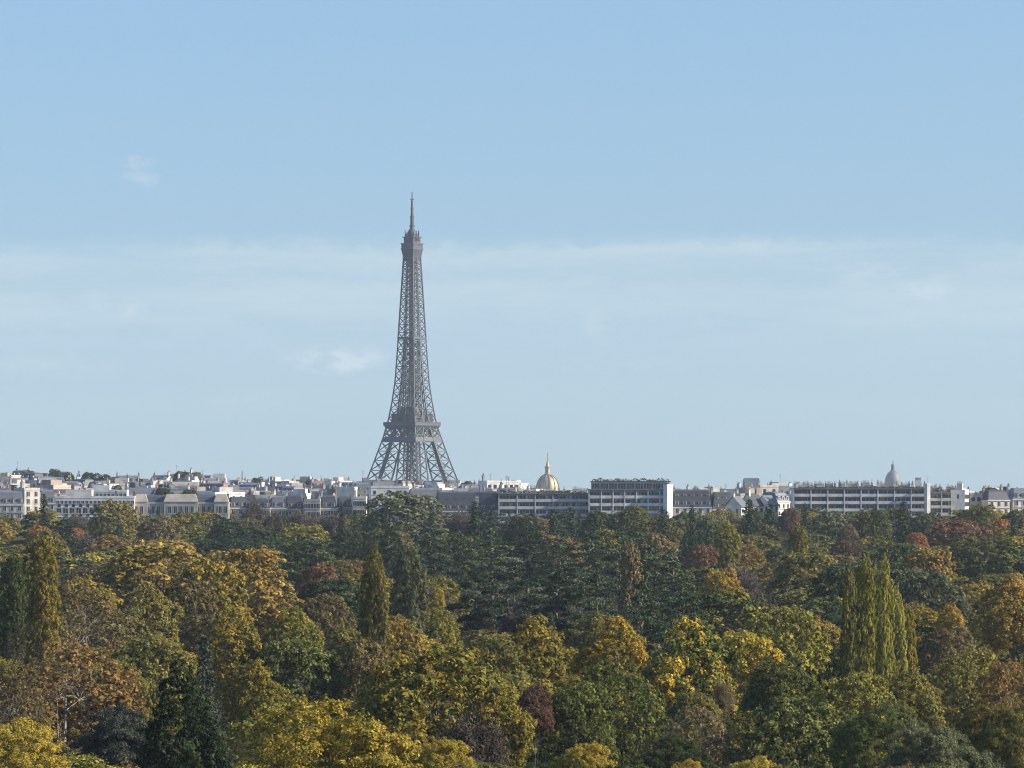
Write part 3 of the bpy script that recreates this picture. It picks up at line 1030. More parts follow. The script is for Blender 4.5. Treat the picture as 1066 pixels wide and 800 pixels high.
T(455, 675, 140, 'broad', 'goldgreen', 'huge golden olive tree with a broad dome, largest near the middle', 25, 745, 'the huge golden olive tree')
T(520, 716, 60, 'broad', 'goldgreen', 'golden olive flank tree touching the red shrub tree', 21, 770)
T(408, 700, 60, 'broad', 'goldgreen', 'golden olive tree at the side of the huge golden olive tree', 20, 745)
T(340, 734, 165, 'broad', 'yellow', 'rich yellow tree filling the bottom, widest of the yellow trees', 23, 800, 'the rich yellow tree')
T(456, 772, 62, 'broad', 'yellow', 'small yellow tree beside the rich yellow tree', 18, 800)
T(494, 742, 84, 'bare', 'mauve', 'grey purple bare tree below the huge golden olive tree', 19, 790, 'the grey purple bare tree')
T(557, 714, 36, 'broad', 'deepred', 'dark red upright tree, the only deep red one nearby', 20, 785, 'the dark red upright tree')
T(608, 776, 58, 'broad', 'yellow', 'small yellow treetop poking up under the dark hollow', 17, 800)
T(716, 792, 34, 'broad', 'amber', 'orange yellow treetop just showing at the bottom', 16, 800)
T(786, 789, 46, 'broad', 'bright', 'clear yellow treetop at the bottom below the olive mass', 16, 800)
T(640, 690, 86, 'sparse', 'green_leaves', 'tall dark leafy tree below the amber tree, stems showing', 22, 780, 'the dark leafy tree')
T(600, 712, 70, 'broad', 'green_leaves', 'dark green tree in shade beside the dark red upright tree', 20, 775)
T(722, 738, 74, 'sparse', 'tan', 'tan half bare tree below the yellow green tree', 19, 795, 'the tan half bare tree')
T(726, 722, 44, 'broad', 'olive', 'small olive dome under the yellow patches', 18, 745)
T(752, 708, 34, 'bare', 'tan', 'tan bare tree below the bright yellow tree', 19, 740)
T(888, 674, 58, 'broad', 'deepgreen', 'dark green round tree at the feet of the bright poplars', 19, 705, 'the dark round tree')
T(888, 703, 84, 'broad', 'oliveyellow', 'olive domed tree with yellow rim below the dark round tree', 20, 735, 'the rimmed olive dome')
T(812, 690, 60, 'broad', 'green', 'olive green tree beyond the deep yellow tree', 20, 725)
T(830, 730, 110, 'broad', 'green', 'wide dark olive tree below the rimmed olive dome', 20, 785, 'the wide dark olive tree')
T(915, 735, 80, 'broad', 'green', 'dark olive tree above the grey green dome', 20, 770)
T(972, 758, 112, 'broad', 'grey_green', 'grey green dome at the bottom near the corner', 19, 800, 'the grey green dome')
T(946, 700, 64, 'broad', 'olive', 'olive brown tree between the bright poplars and the edge trees', 20, 735)
T(1010, 676, 84, 'sparse', 'olive', 'olive and rust thinning tree with dark stems', 22, 760, 'the thinning olive tree')
T(1052, 690, 70, 'sparse', 'rust', 'reddish brown thinning tree at the frame edge', 21, 770)
T(1050, 736, 90, 'broad', 'olive', 'olive tree in the bottom corner with dark branches', 20, 790)
T(990, 654, 56, 'broad', 'tan', 'tan brown tree below the golden cone', 19, 690)
T(700, 770, 70, 'broad', 'deepgreen', 'dark green tree at the bottom beside the tan half bare tree', 17, 800)


# ------------------------------------------------------------------ the rest of the wood
def fill_colour(rg, px, py):
    if 470 < px < 745 and 540 < py < 668:
        k = rg.choices(['cedar', 'fir', 'broad', 'bare'], [6, 2, 3, 1])[0]
        c = {'cedar': rg.choice(['cedar', 'fir', 'cedar']), 'fir': 'fir', 'broad': rg.choice(['deepgreen', 'green', 'olive', 'tan']), 'bare': 'mauve'}[k]
    elif py < 553:
        k = rg.choices(['broad', 'fir', 'cedar', 'bare'], [7, 2, 1.6, 1.2])[0]
        c = {'broad': rg.choice(['green', 'grey_green', 'olive', 'deepgreen', 'tan', 'oliveyellow', 'olive']), 'fir': 'fir', 'cedar': 'fir', 'bare': 'mauve'}[k]
    elif px < 300 and py < 612:
        k = rg.choices(['broad', 'cedar', 'bare', 'fir'], [9, 2, .6, .5])[0]
        c = {'broad': rg.choice(['green', 'olive', 'oliveyellow', 'olive', 'deepgreen', 'tan', 'ochre']), 'cedar': rg.choice(['cedar', 'fir']), 'bare': 'mauve', 'fir': 'fir'}[k]
    elif px < 480 and py < 640:
        k = rg.choices(['broad', 'cedar', 'bare', 'fir'], [5, 6, .8, .8])[0]
        c = {'broad': rg.choice(['green', 'olive', 'deepgreen', 'grey_green', 'brown']), 'cedar': rg.choice(['cedar', 'fir']), 'bare': 'mauve', 'fir': 'fir'}[k]
    elif px > 740 and py < 650:
        k = rg.choices(['broad', 'cedar', 'bare', 'fir', 'sparse'], [9, 1, 1.6, .4, 1])[0]
        c = {'broad': rg.choice(['green', 'olive', 'grey_green', 'tan', 'olive', 'ochre', 'deepgreen']), 'cedar': 'cedar', 'bare': 'mauve', 'fir': 'fir', 'sparse': rg.choice(['brown', 'olive'])}[k]
    else:
        k = rg.choices(['broad', 'sparse', 'bare'], [8, 2, 1])[0]
        if 560 < px < 760:
            c = rg.choice(['green_leaves', 'deepgreen', 'green'])
        elif px < 330:
            c = rg.choice(['olive', 'goldgreen', 'oliveyellow', 'gold', 'ochre', 'goldgreen', 'brown'])
        elif px > 800:
            c = rg.choice(['green', 'olive', 'olive', 'brown', 'green'])
        else:
            c = rg.choice(['olive', 'goldgreen', 'brown', 'green'])
        if k == 'bare':
            c = 'mauve'
    return k, c


def fill_wood():
    rg = random.Random(21)
    cand = []
    d = 255.0
    while d < 1690:
        sp = 12.0 + (d - 255) / 80.0
        half = 0.1169 * d * 1.10 + 8
        x = -half + rg.uniform(0, sp)
        while x < half:
            dd = d + rg.uniform(-0.4, 0.4) * sp
            xx = x + rg.uniform(-0.25, 0.25) * sp
            cand.append((xx, dd, sp))
            x += sp * rg.uniform(0.85, 1.25)
        d += sp * 1.15
    out = []
    for x, d, sp in cand:
        H = rg.uniform(14.5, 19.5)
        px, py = to_px(x, d, ground(x, d) + H)
        kind, col = fill_colour(rg, px, py)
        if kind == 'fir':
            H *= 1.1
        w = {'broad': 16.5, 'sparse': 15, 'bare': 12, 'cedar': 16, 'fir': 8.5, 'poplar': 6}[kind] * rg.uniform(0.8, 1.2) * (0.88 + d / 5200)
        if d > 1430:
            H = rg.uniform(17, 21)
        ok = True
        for h in exec_hand:
            if math.hypot(h['x'] - x, h['d'] - d) < 0.40 * (h['w'] + w):
                ok = False
                break
            if h['d'] > d:
                wp = w * F / d
                if abs(px - h['px']) < 0.42 * (wp + h['wpx']) and HY - F * (ground(x, d) + H - EYE) / d < h['vis']:
                    H = EYE - (h['vis'] + 2 - HY) * d / F - ground(x, d)
        if not ok or H < 8.5:
            continue
        px, py = to_px(x, d, ground(x, d) + H)
        out.append(dict(x=x, d=d, px=px, py=py, w=w, wpx=w * F / d, H=H, kind=kind, col=col, label=None, anchor=None, lod=None, fill=True))
    # the last rows before the houses
    px = -45.0
    while px < 1112:
        d = rg.uniform(1590, 1725)
        py = rg.uniform(531.5, 538) + (2.5 if px < 300 else 0)
        x = px_x(px, d)
        kind = rg.choices(['broad', 'fir', 'cedar', 'bare'], [8, 2 if px > 330 else .5, 1, 1])[0]
        col = {'broad': rg.choice(['green', 'olive', 'grey_green', 'deepgreen', 'olive', 'tan', 'green']), 'fir': 'fir', 'cedar': 'fir', 'bare': 'mauve'}[kind]
        w = {'broad': 15, 'fir': 9, 'cedar': 14, 'bare': 12}[kind] * rg.uniform(0.8, 1.25)
        H = py_z(py, d) - ground(x, d)
        px += w * F / d * rg.uniform(0.55, 0.85)
        if any(abs(h['px'] - to_px(x, d, 0)[0]) < 0.3 * (h['wpx'] + w * F / d) and h['d'] > d - 25 and h['py'] < 534 for h in exec_hand):
            py += 6
            H = py_z(py, d) - ground(x, d)
        out.append(dict(x=x, d=d, px=to_px(x, d, 0)[0], py=py, w=w, wpx=w * F / d, H=H, kind=kind, col=col, label=None, anchor=None, lod=None, fill=True))
    return out


def cull(trees):
    """Leave out fill trees that stand wholly behind nearer crowns."""
    top = np.full(1400, 900.0)
    keep = []
    for t in sorted(trees, key=lambda q: q['d']):
        a, b = int(t['px'] - t['wpx'] / 2) + 150, int(t['px'] + t['wpx'] / 2) + 150
        a, b = max(a, 0), min(b, 1399)
        if b <= a:
            continue
        xs = np.arange(a, b)
        u = (xs - 150 - t['px']) / (t['wpx'] / 2)
        hpx = t['H'] * F / t['d']
        prof = t['py'] + (1 - np.sqrt(np.clip(1 - u * u, 0, 1))) * min(hpx * 0.45, t['wpx'] * 0.5)
        seen = (prof < top[a:b] - 2.5).mean()
        if t['label'] or seen > 0.22:
            keep.append(t)
            solid = prof + (4 if t['kind'] in ('broad', 'cedar') else 12)
            top[a:b] = np.minimum(top[a:b], solid)
    return keep


SHADE = {'yellow': 'yellow', 'bright': 'bright yellow', 'gold': 'golden', 'ochre': 'ochre', 'goldgreen': 'golden green', 'olive': 'olive', 'oliveyellow': 'yellowish olive', 'green': 'dull green',
         'deepgreen': 'dark green', 'grey_green': 'greyish green', 'rust': 'rusty', 'brown': 'brown', 'tan': 'tan', 'mauve': 'purplish', 'cedar': 'green', 'fir': 'blackish green',
         'spruce': 'grey', 'green_leaves': 'shaded green', 'amber': 'amber', 'orange': 'orange', 'deepred': 'dark red', 'poplar': 'yellow green', 'cypress': 'blackish', 'ambergold': 'amber', 'red': 'red', 'brick': 'brick red'}
FORM = {'broad': 'rounded tree', 'sparse': 'half bare tree', 'bare': 'bare tree', 'cedar': 'layered cedar', 'fir': 'fir', 'poplar': 'poplar'}
ORD = ['nearest', 'second nearest', 'third nearest', 'fourth nearest', 'fifth nearest', 'sixth nearest', 'seventh nearest', 'eighth nearest']


def label_wood(trees):
    anchors = [t for t in trees if t['anchor']]
    by = {}
    for t in trees:
        if t['label']:
            continue

        def dist(a):
            return math.hypot((a['px'] - t['px']), 1.6 * (a['py'] - t['py']))
        a = min(anchors, key=dist)
        dx, dd = t['px'] - a['px'], t['d'] - a['d']
        side = 'left of ' if dx < -0.3 * a['wpx'] else 'right of ' if dx > 0.3 * a['wpx'] else ''
        dep = 'behind' if dd > 12 else 'in front' if dd < -12 else ''
        if side and dep:
            rel = ('behind and ' if dep == 'behind' else 'in front and ') + side
        elif side:
            rel = 'just ' + side
        else:
            rel = 'behind ' if dep == 'behind' else 'in front of '
        t['key'] = (SHADE[t['col']], FORM[t['kind']], rel + a['anchor'])
        by.setdefault(t['key'], []).append(t)
    for (s, f, w_), ts in by.items():
        ts.sort(key=lambda q: q['d'])
        for i, t in enumerate(ts):
            if len(ts) == 1:
                t['label'] = '%s %s %s' % (s, f, w_)
            elif len(ts) == 2:
                t['label'] = '%s %s %s %s' % (('nearer', 'farther')[i], s, f, w_)
            else:
                t['label'] = '%s %s %s %s' % (ORD[i] if i < len(ORD) - 1 and i < len(ts) - 1 else 'farthest', s, f, w_)


GROUP = {'broad': 'leafy trees of the wood', 'sparse': 'half bare trees of the wood', 'bare': 'bare trees of the wood', 'cedar': 'cedars of the wood', 'fir': 'firs of the wood',
         'poplar': 'poplars of the wood', 'cypress': 'cypresses of the wood'}
wood = cull(exec_hand + fill_wood())
label_wood(wood)
for i_, t_ in enumerate(wood):
    lod_ = t_['lod'] or ('near' if t_['d'] < 440 else 'mid' if t_['d'] < 820 else 'far')
    place_tree(t_['kind'], lod_, t_['x'], t_['d'], t_['w'], t_['H'], t_['col'], t_['label'], GROUP[t_['kind']], 1000 + i_, t_.get('fill', False))
print('WOOD', len(wood), {k: sum(1 for t in wood if t['kind'] == k) for k in GROUP})


def build_undergrowth():
    """Shrubs, saplings and fallen leaves under the trees: nobody could count them."""
    rng = np.random.default_rng(5)
    n = 9000
    d = 240 + (rng.random(n) ** 0.8) * 1420
    x = (rng.random(n) * 2 - 1) * (0.1169 * d * 1.12 + 10)
    h = rng.uniform(1.0, 5.0, n) * np.where(rng.random(n) < 0.15, 1.6, 1.0)
    r = rng.uniform(1.5, 4.0, n)
    per = 26
    i = np.repeat(np.arange(n), per)
    g = rng.normal(size=(n * per, 3)) * 0.5
    pos = np.empty((n * per, 3))
    gz = np.array([ground(a, b) for a, b in zip(x, d)])
    pos[:, 0] = x[i] + g[:, 0] * r[i]
    pos[:, 1] = d[i] + g[:, 1] * r[i]
    pos[:, 2] = gz[i] + h[i] * np.clip(0.55 + 0.5 * g[:, 2], 0.03, 1.1)
    nrm = g + rng.normal(size=g.shape) * 0.4 + np.array((0, 0, 0.5))
    me = leaves_mesh('undergrowth', pos, nrm, np.clip(0.5 * rng.random(n)[i] + 0.5 * rng.random(n * per), 0, 1), 0.85, rng, M['leaf'])
    o = obj('undergrowth', me)
    o['kind'] = 'stuff'
    o['leaf_a'] = [0.034, 0.042, 0.016]
    o['leaf_b'] = [0.070, 0.056, 0.026]


build_undergrowth()


# ------------------------------------------------------------------ the city
CREAM, WHITE, GREY, STONE_C, PINK, DARK = (0.50, 0.45, 0.375), (0.56, 0.53, 0.48), (0.30, 0.29, 0.27), (0.34, 0.30, 0.24), (0.33, 0.26, 0.21), (0.13, 0.125, 0.12)
ZINC, SLATE, TILE, GRAVEL = (0.105, 0.113, 0.125), (0.038, 0.042, 0.050), (0.16, 0.10, 0.078), (0.16, 0.155, 0.145)
_shared = {}


def shared(key, fn):
    if key not in _shared:
        _shared[key] = fn()
    return _shared[key]


def window_mesh(w, h):
    def mk():
        b = MB()
        b.box(-w / 2, w / 2, -0.02, 0.25, 0, h, M['dark_pane'])
        for x0, x1 in ((-w / 2 - 0.16, -w / 2), (w / 2, w / 2 + 0.16), (-0.04, 0.04)):
            b.box(x0, x1, -0.10, 0.2, 0, h, M['white_paint'])
        b.box(-w / 2 - 0.16, w / 2 + 0.16, -0.16, 0.2, -0.18, -0.002, M['white_paint'])
        b.box(-w / 2 - 0.16, w / 2 + 0.16, -0.12, 0.2, h + 0.002, h + 0.16, M['white_paint'])
        return b.mesh('window')
    return shared(('win', round(w, 1), round(h, 1)), mk)


def chimney_mesh(kind, h):
    def mk():
        b = MB()
        m_ = (M['render'], M['brick'], M['white_paint'])[kind % 3]
        L_ = (1.9, 1.1, 2.6)[kind % 3]
        b.box(-0.42, 0.42, -L_ / 2, L_ / 2, 0, h, m_)
        b.box(-0.52, 0.52, -L_ / 2 - 0.1, L_ / 2 + 0.1, h, h + 0.22, m_)
        k = int(L_ / 0.5)
        for i in range(k):
            y = -L_ / 2 + (i + 0.5) * L_ / k
            b.lathe([(0.15, h + 0.22), (0.12, h + 0.95 + 0.2 * (i % 3))], 6, M['pot'], 0, y)
        return b.mesh('chimney')
    return shared(('chim', kind, round(h, 1)), mk)


def antenna_mesh(h):
    def mk():
        b = MB()
        b.bar((0, 0, 0), (0, 0, h), 0.12, M['steel'])
        for k in range(4):
            b.bar((-0.7 + 0.1 * k, 0, h - 0.3 - 0.4 * k), (0.7 - 0.1 * k, 0, h - 0.3 - 0.4 * k), 0.07, M['steel'])
        return b.mesh('antenna')
    return shared(('ant', round(h, 0)), mk)


def put(name, me, parent, loc, rz=0, color=None):
    o = obj(name, me, parent, color)
    o.location = loc
    o.rotation_euler = (0, 0, rz)
    return o


def facade_windows(b, W, D, hw, fl, rg, top_floors, side=True):
    """Small far windows: openings of the wall mesh itself (dark panes with a sill), on the front and both ends."""
    n = max(2, int(W / rg.uniform(2.3, 3.2)))
    ww, wh = rg.uniform(0.9, 1.5), rg.uniform(1.5, 2.1)
    for k in range(top_floors):
        z = hw - (k + 1) * fl + 0.7
        if z < 1:
            break
        for i in range(n):
            if rg.random() < 0.06:
                continue
            x = -W / 2 + (i + 0.5) * W / n
            b.box(x - ww / 2, x + ww / 2, -0.06, 0.3, z, z + wh, M['dark_pane'])
            b.box(x - ww / 2 - 0.15, x + ww / 2 + 0.15, -0.18, 0.2, z - 0.2, z - 0.003, M['white_paint'])
        if side:
            m_ = max(1, int(D / 4))
            for i in range(m_):
                y = (i + 0.5) * D / m_
                if rg.random() < 0.45:
                    for sx in (-1, 1):
                        b.box(sx * W / 2 - 0.05 if sx > 0 else -W / 2 - 0.05, sx * W / 2 + 0.05 if sx > 0 else -W / 2 + 0.05, y - 0.5, y + 0.5, z, z + wh, M['dark_pane'])


def mansard_roof(W, D, mh, dormers, rg):
    b = MB()
    b.box(-W / 2 - 0.25, W / 2 + 0.25, -0.3, D + 0.3, -0.35, 0.1, M['white_paint'])
    b.box(-W / 2, W / 2, 0, D, 0.1, mh, M['roof'], (0.9, 1.7))
    b.box(-W / 2 + 0.9, W / 2 - 0.9, 1.7, D - 1.7, mh, mh + 0.7, M['roof'], (0.8, D * 0.22))
    return b.mesh('roof')


def dormer_mesh():
    def mk():
        b = MB()
        b.box(-0.75, 0.75, -0.1, 1.6, 0, 1.9, M['white_paint'])
        b.box(-0.5, 0.5, -0.16, 1.0, 0.25, 1.65, M['glass'])
        b.box(-0.9, 0.9, -0.25, 1.7, 1.9, 2.1, M['lead'], (0.35, 0))
        return b.mesh('dormer')
    return shared('dormer', mk)


def building(label, group, px0, px1, pytop, d, style, wall, roof, rz=0.0, D=13.0, mh=5.0, fl=3.1, floors=3, obj_windows=False, seed=0, n_chim=None, n_win=None, name='apartment_building', tall_chim=False):
    rg = random.Random(seed * 7 + 13)
    W = (px1 - px0) * d / F
    x = px_x((px0 + px1) / 2, d)
    gz = ground(x, d) - 0.5
    H = py_z(pytop, d) - gz
    t = thing(name, (x, d, gz), rz, label, 'building', group)
    b = MB()
    if style == 'mansard':
        hw = H - mh
        b.box(-W / 2, W / 2, 0, D, 0, hw - 0.36, M['facade'])
        for k in range(1, 3):
            b.box(-W / 2 - 0.12, W / 2 + 0.12, -0.28, D + 0.1, hw - k * fl - 0.2, hw - k * fl - 0.02, M['facade'])
        put('roof', mansard_roof(W, D, mh, 0, rg), t, (0, 0, hw), 0, roof)
        if mh > 3.5:
            n = max(2, int(W / 3.0))
            for r_ in range(2 if mh > 6 else 1):
                for i in range(n):
                    put('dormer', dormer_mesh(), t, (-W / 2 + (i + 0.5) * W / n, 0.35 + 0.9 * r_, hw + 0.5 + 2.9 * r_))
    elif style == 'gable':
        hw = H - mh
        b.box(-W / 2, W / 2, 0, D, 0, hw, M['facade'])
        b.quad([(-W / 2, 0, hw), (-W / 2, D, hw), (-W / 2, D / 2, hw + mh)], M['facade'])
        b.quad([(W / 2, 0, hw), (W / 2, D / 2, hw + mh), (W / 2, D, hw)], M['facade'])
        r_ = MB()
        for s_ in (0, 1):
            y0, y1 = (-0.4, D / 2) if s_ == 0 else (D + 0.4, D / 2)
            r_.quad([(-W / 2 - 0.3, y0, hw + 0.05), (W / 2 + 0.3, y0, hw + 0.05), (W / 2 + 0.3, y1, hw + mh + 0.1), (-W / 2 - 0.3, y1, hw + mh + 0.1)][::(1 if s_ == 0 else -1)], M['roof'])
        r_.box(-W / 2 - 0.3, W / 2 + 0.3, -0.5, -0.3, hw - 0.3, hw + 0.1, M['roof'])
        r_.build('roof', t, roof)
    else:
        hw = H - 1.0
        b.box(-W / 2, W / 2, 0, D, 0, hw, M['facade'])
        r_ = MB()
        r_.box(-W / 2 + 0.3, W / 2 - 0.3, 0.3, D - 0.3, hw, hw + 0.25, M['roof'])
        r_.build('roof', t, roof)
        p_ = MB()
        for q in ((-W / 2 - 0.1, W / 2 + 0.1, -0.1, 0.25), (-W / 2 - 0.1, W / 2 + 0.1, D - 0.25, D + 0.1), (-W / 2 - 0.1, -W / 2 + 0.25, 0.25, D - 0.25), (W / 2 - 0.25, W / 2 + 0.1, 0.25, D - 0.25)):
            p_.box(*q, hw + 0.001, hw + 1.0, M['facade'])
        p_.build('parapet', t, wall)
        if rg.random() < 0.6 and W > 8:
            w2 = W * rg.uniform(0.25, 0.6)
            x2 = rg.uniform(-W / 2 + w2 / 2 + 0.5, W / 2 - w2 / 2 - 0.5)
            q = MB()
            q.box(x2 - w2 / 2, x2 + w2 / 2, 2.2, D - 2.0, hw + 0.25, hw + rg.uniform(2.4, 3.6), M['facade'])
            kk = rg.uniform(0.6, 1.1)
            q.build('penthouse', t, tuple(c * kk for c in wall))
    if obj_windows:
        n = n_win or max(2, int(W / 2.8))
        for k in range(floors):
            z = hw - (k + 1) * fl + 0.55
            for i in range(n):
                put('window', window_mesh(1.2, 1.9), t, (-W / 2 + (i + 0.5) * W / n, 0, z))
    else:
        facade_windows(b, W, D, hw - 0.3, fl, rg, floors)
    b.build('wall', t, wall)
    nc = n_chim if n_chim is not None else rg.choice([0, 1, 1, 2])
    for i in range(nc):
        cx = (-W / 2 + 0.6) if i == 0 else (W / 2 - 0.6) if i == 1 else rg.uniform(-W / 3, W / 3)
        hh = (mh + rg.uniform(0.8, 2.2)) if style != 'flat' else rg.uniform(1.6, 3.2)
        put('chimney', chimney_mesh(rg.randrange(3), round(hh * 2) / 2), t, (cx, D * rg.uniform(0.35, 0.65), hw - (0.1 if style != 'flat' else -0.26)))
    if rg.random() < 0.22:
        put('antenna', antenna_mesh(rg.choice([4, 6])), t, (rg.uniform(-W / 3, W / 3), D * 0.5, hw + (mh if style != 'flat' else 0.25)))
    return t, W, D, H, hw


def hedge_mesh(L_, h, seed):
    rng = np.random.default_rng(seed)
    n = int(L_ * 26)
    x = rng.uniform(-L_ / 2, L_ / 2, n)
    hh = h * (0.35 + 0.65 * np.abs(np.sin(x * 0.9 + seed) * np.sin(x * 0.37 + 2 * seed)))
    pos = np.stack([x, rng.normal(0, 0.35, n), rng.random(n) * hh], 1)
    return leaves_mesh('hedge', pos, rng.normal(size=(n, 3)), rng.random(n), 0.5, rng, M['hedge'])


def banded_block(label, px0, px1, pytop, d, n_floor, wall, D=14, fl=2.9, bay=4.0, penthouse=None, roof_h=0.0, panel=None, lit_end=True, chimneys=0, seed=3, posts=5, tall=None, rz=0.0, hedge=0.0):
    """Post-war block: continuous balcony bands, glazing set back behind them, end walls, roof storey."""
    rg = random.Random(seed)
    W = (px1 - px0) * d / F
    x = px_x((px0 + px1) / 2, d)
    gz = ground(x, d) - 0.5
    H = py_z(pytop, d) - gz
    t = thing('apartment_building', (x, d, gz), rz, label, 'building', 'large blocks at the city edge')
    b = MB()
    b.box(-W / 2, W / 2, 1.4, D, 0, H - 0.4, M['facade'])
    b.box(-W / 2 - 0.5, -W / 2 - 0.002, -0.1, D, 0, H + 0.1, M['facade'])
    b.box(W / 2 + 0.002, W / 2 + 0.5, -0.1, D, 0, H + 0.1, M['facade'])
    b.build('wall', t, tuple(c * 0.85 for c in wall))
    for k in range(n_floor):
        z = H - 0.4 - (k + 1) * fl
        bm_ = MB()
        bm_.box(-W / 2, W / 2, 0.0, 1.39, z - 0.15, z, M['facade'])
        bm_.box(-W / 2, W / 2, -0.12, 0.0, z - 0.25, z + 0.95, M['facade'])
        bm_.build('balcony', t, wall)
        nb = max(3, int(W / bay))
        for i in range(nb):
            xx = -W / 2 + (i + 0.5) * W / nb
            if panel and i < nb * panel:
                q = shared(('panel', round(W / nb, 1)), lambda: _panel(W / nb))
                put('infill_panel', q, t, (xx, 1.36, z))
            else:
                vv = rg.choice([0, 0, 1, 2, 3])
                q = shared(('glz', round(W / nb, 1), vv), lambda: _glazing(W / nb, vv))
                put('window', q, t, (xx, 1.36, z))
    for i in range(posts):
        q = MB()
        xx = -W / 2 + (i + 1) * W / (posts + 1)
        q.box(xx - 0.22, xx + 0.22, -0.2, 1.38, 0, H - 0.4, M['facade'])
        q.build('dividing_wall', t, wall)
    r_ = MB()
    r_.box(-W / 2 - 0.6, W / 2 + 0.6, -0.4, D + 0.2, H - 0.398, H + 0.05, M['roof'])
    r_.build('roof', t, GRAVEL)
    if penthouse:
        f0, f1, hh = penthouse
        q = MB()
        q.box(-W / 2 + f0 * W, -W / 2 + f1 * W, 2.0, D - 1.0, H + 0.052, H + hh - 0.3, M['facade'])
        q.build('penthouse', t, tuple(c * 0.95 for c in wall))
        np_ = int((f1 - f0) * W / 3.2)
        for i in range(np_):
            w_ = (f1 - f0) * W / np_
            put('window', shared(('glz', round(w_, 1)), lambda: _glazing(w_)), t, (-W / 2 + f0 * W + (i + 0.5) * w_, 1.96, H + 0.06))
        q = MB()
        q.box(-W / 2 + f0 * W - 0.3, -W / 2 + f1 * W + 0.5, 1.2, D, H + hh - 0.298, H + hh, M['roof'])
        q.build('penthouse_roof', t, SLATE)
    if hedge:
        put('roof_hedge', hedge_mesh(W * 0.94, hedge, seed), t, (0, 1.2 if not penthouse else 3.0, H + (0.05 if not penthouse else penthouse[2])))
    for i in range(chimneys):
        hh = rg.uniform(0.8, 2.0)
        put('chimney', chimney_mesh(rg.choice([0, 2, 2, 2]), round(hh * 2) / 2), t, (-W / 2 + (i + rg.uniform(0.2, 0.8)) * W / chimneys, rg.uniform(4, D - 2), H + 0.051), rg.choice([0, R(90)]))
    for a in (tall or []):
        q = MB()
        fx, w_, hh = a
        q.box(-W / 2 + fx * W - w_ / 2, -W / 2 + fx * W + w_ / 2, 3, 3 + w_ * 1.3, H + 0.051, H + hh, M['facade'])
        q.box(-W / 2 + fx * W - w_ / 2 - 0.15, -W / 2 + fx * W + w_ / 2 + 0.15, 2.85, 3.15 + w_ * 1.3, H + hh, H + hh + 0.3, M['facade'])
        q.build('lift_housing', t, WHITE)
    return t


def _glazing(w, var=0):
    b = MB()
    rg = random.Random(var * 11 + 5)
    if var:                                              # blinds let down to different heights, a curtain, things on the balcony
        x = -w / 2 + 0.2
        while x < w / 2 - 0.8:
            ww = rg.uniform(0.6, 1.4)
            if rg.random() < 0.5:
                b.box(x, min(x + ww, w / 2 - 0.15), -0.03, -0.001, 2.3 - rg.uniform(0.5, 2.1), 2.29, rg.choice([M['white_paint'], M['render'], M['panel'] if var == 3 else M['lead']]))
            x += ww
        if var > 1:
            b.box(-w * 0.3, -w * 0.3 + rg.uniform(0.5, 1.2), -1.1, -0.7, 0.01, rg.uniform(1.0, 1.6), M['lead'])
    b.box(-w / 2 + 0.12, w / 2 - 0.12, 0, 0.03, 0.1, 2.3, M['glass'])
    n = 3
    for i in range(n + 1):
        x = -w / 2 + 0.12 + i * (w - 0.24) / n
        b.box(x - 0.06, x + 0.06, -0.05, -0.002, 0.1, 2.3, M['white_paint'])
    return b.mesh('window')


def _panel(w):
    b = MB()
    b.box(-w / 2 + 0.1, w / 2 - 0.1, -0.04, 0.03, 0.05, 2.5, M['panel'])
    b.box(-w / 2 + 0.5, -0.1, -0.08, -0.041, 0.9, 2.1, M['glass'])
    return b.mesh('infill_panel')


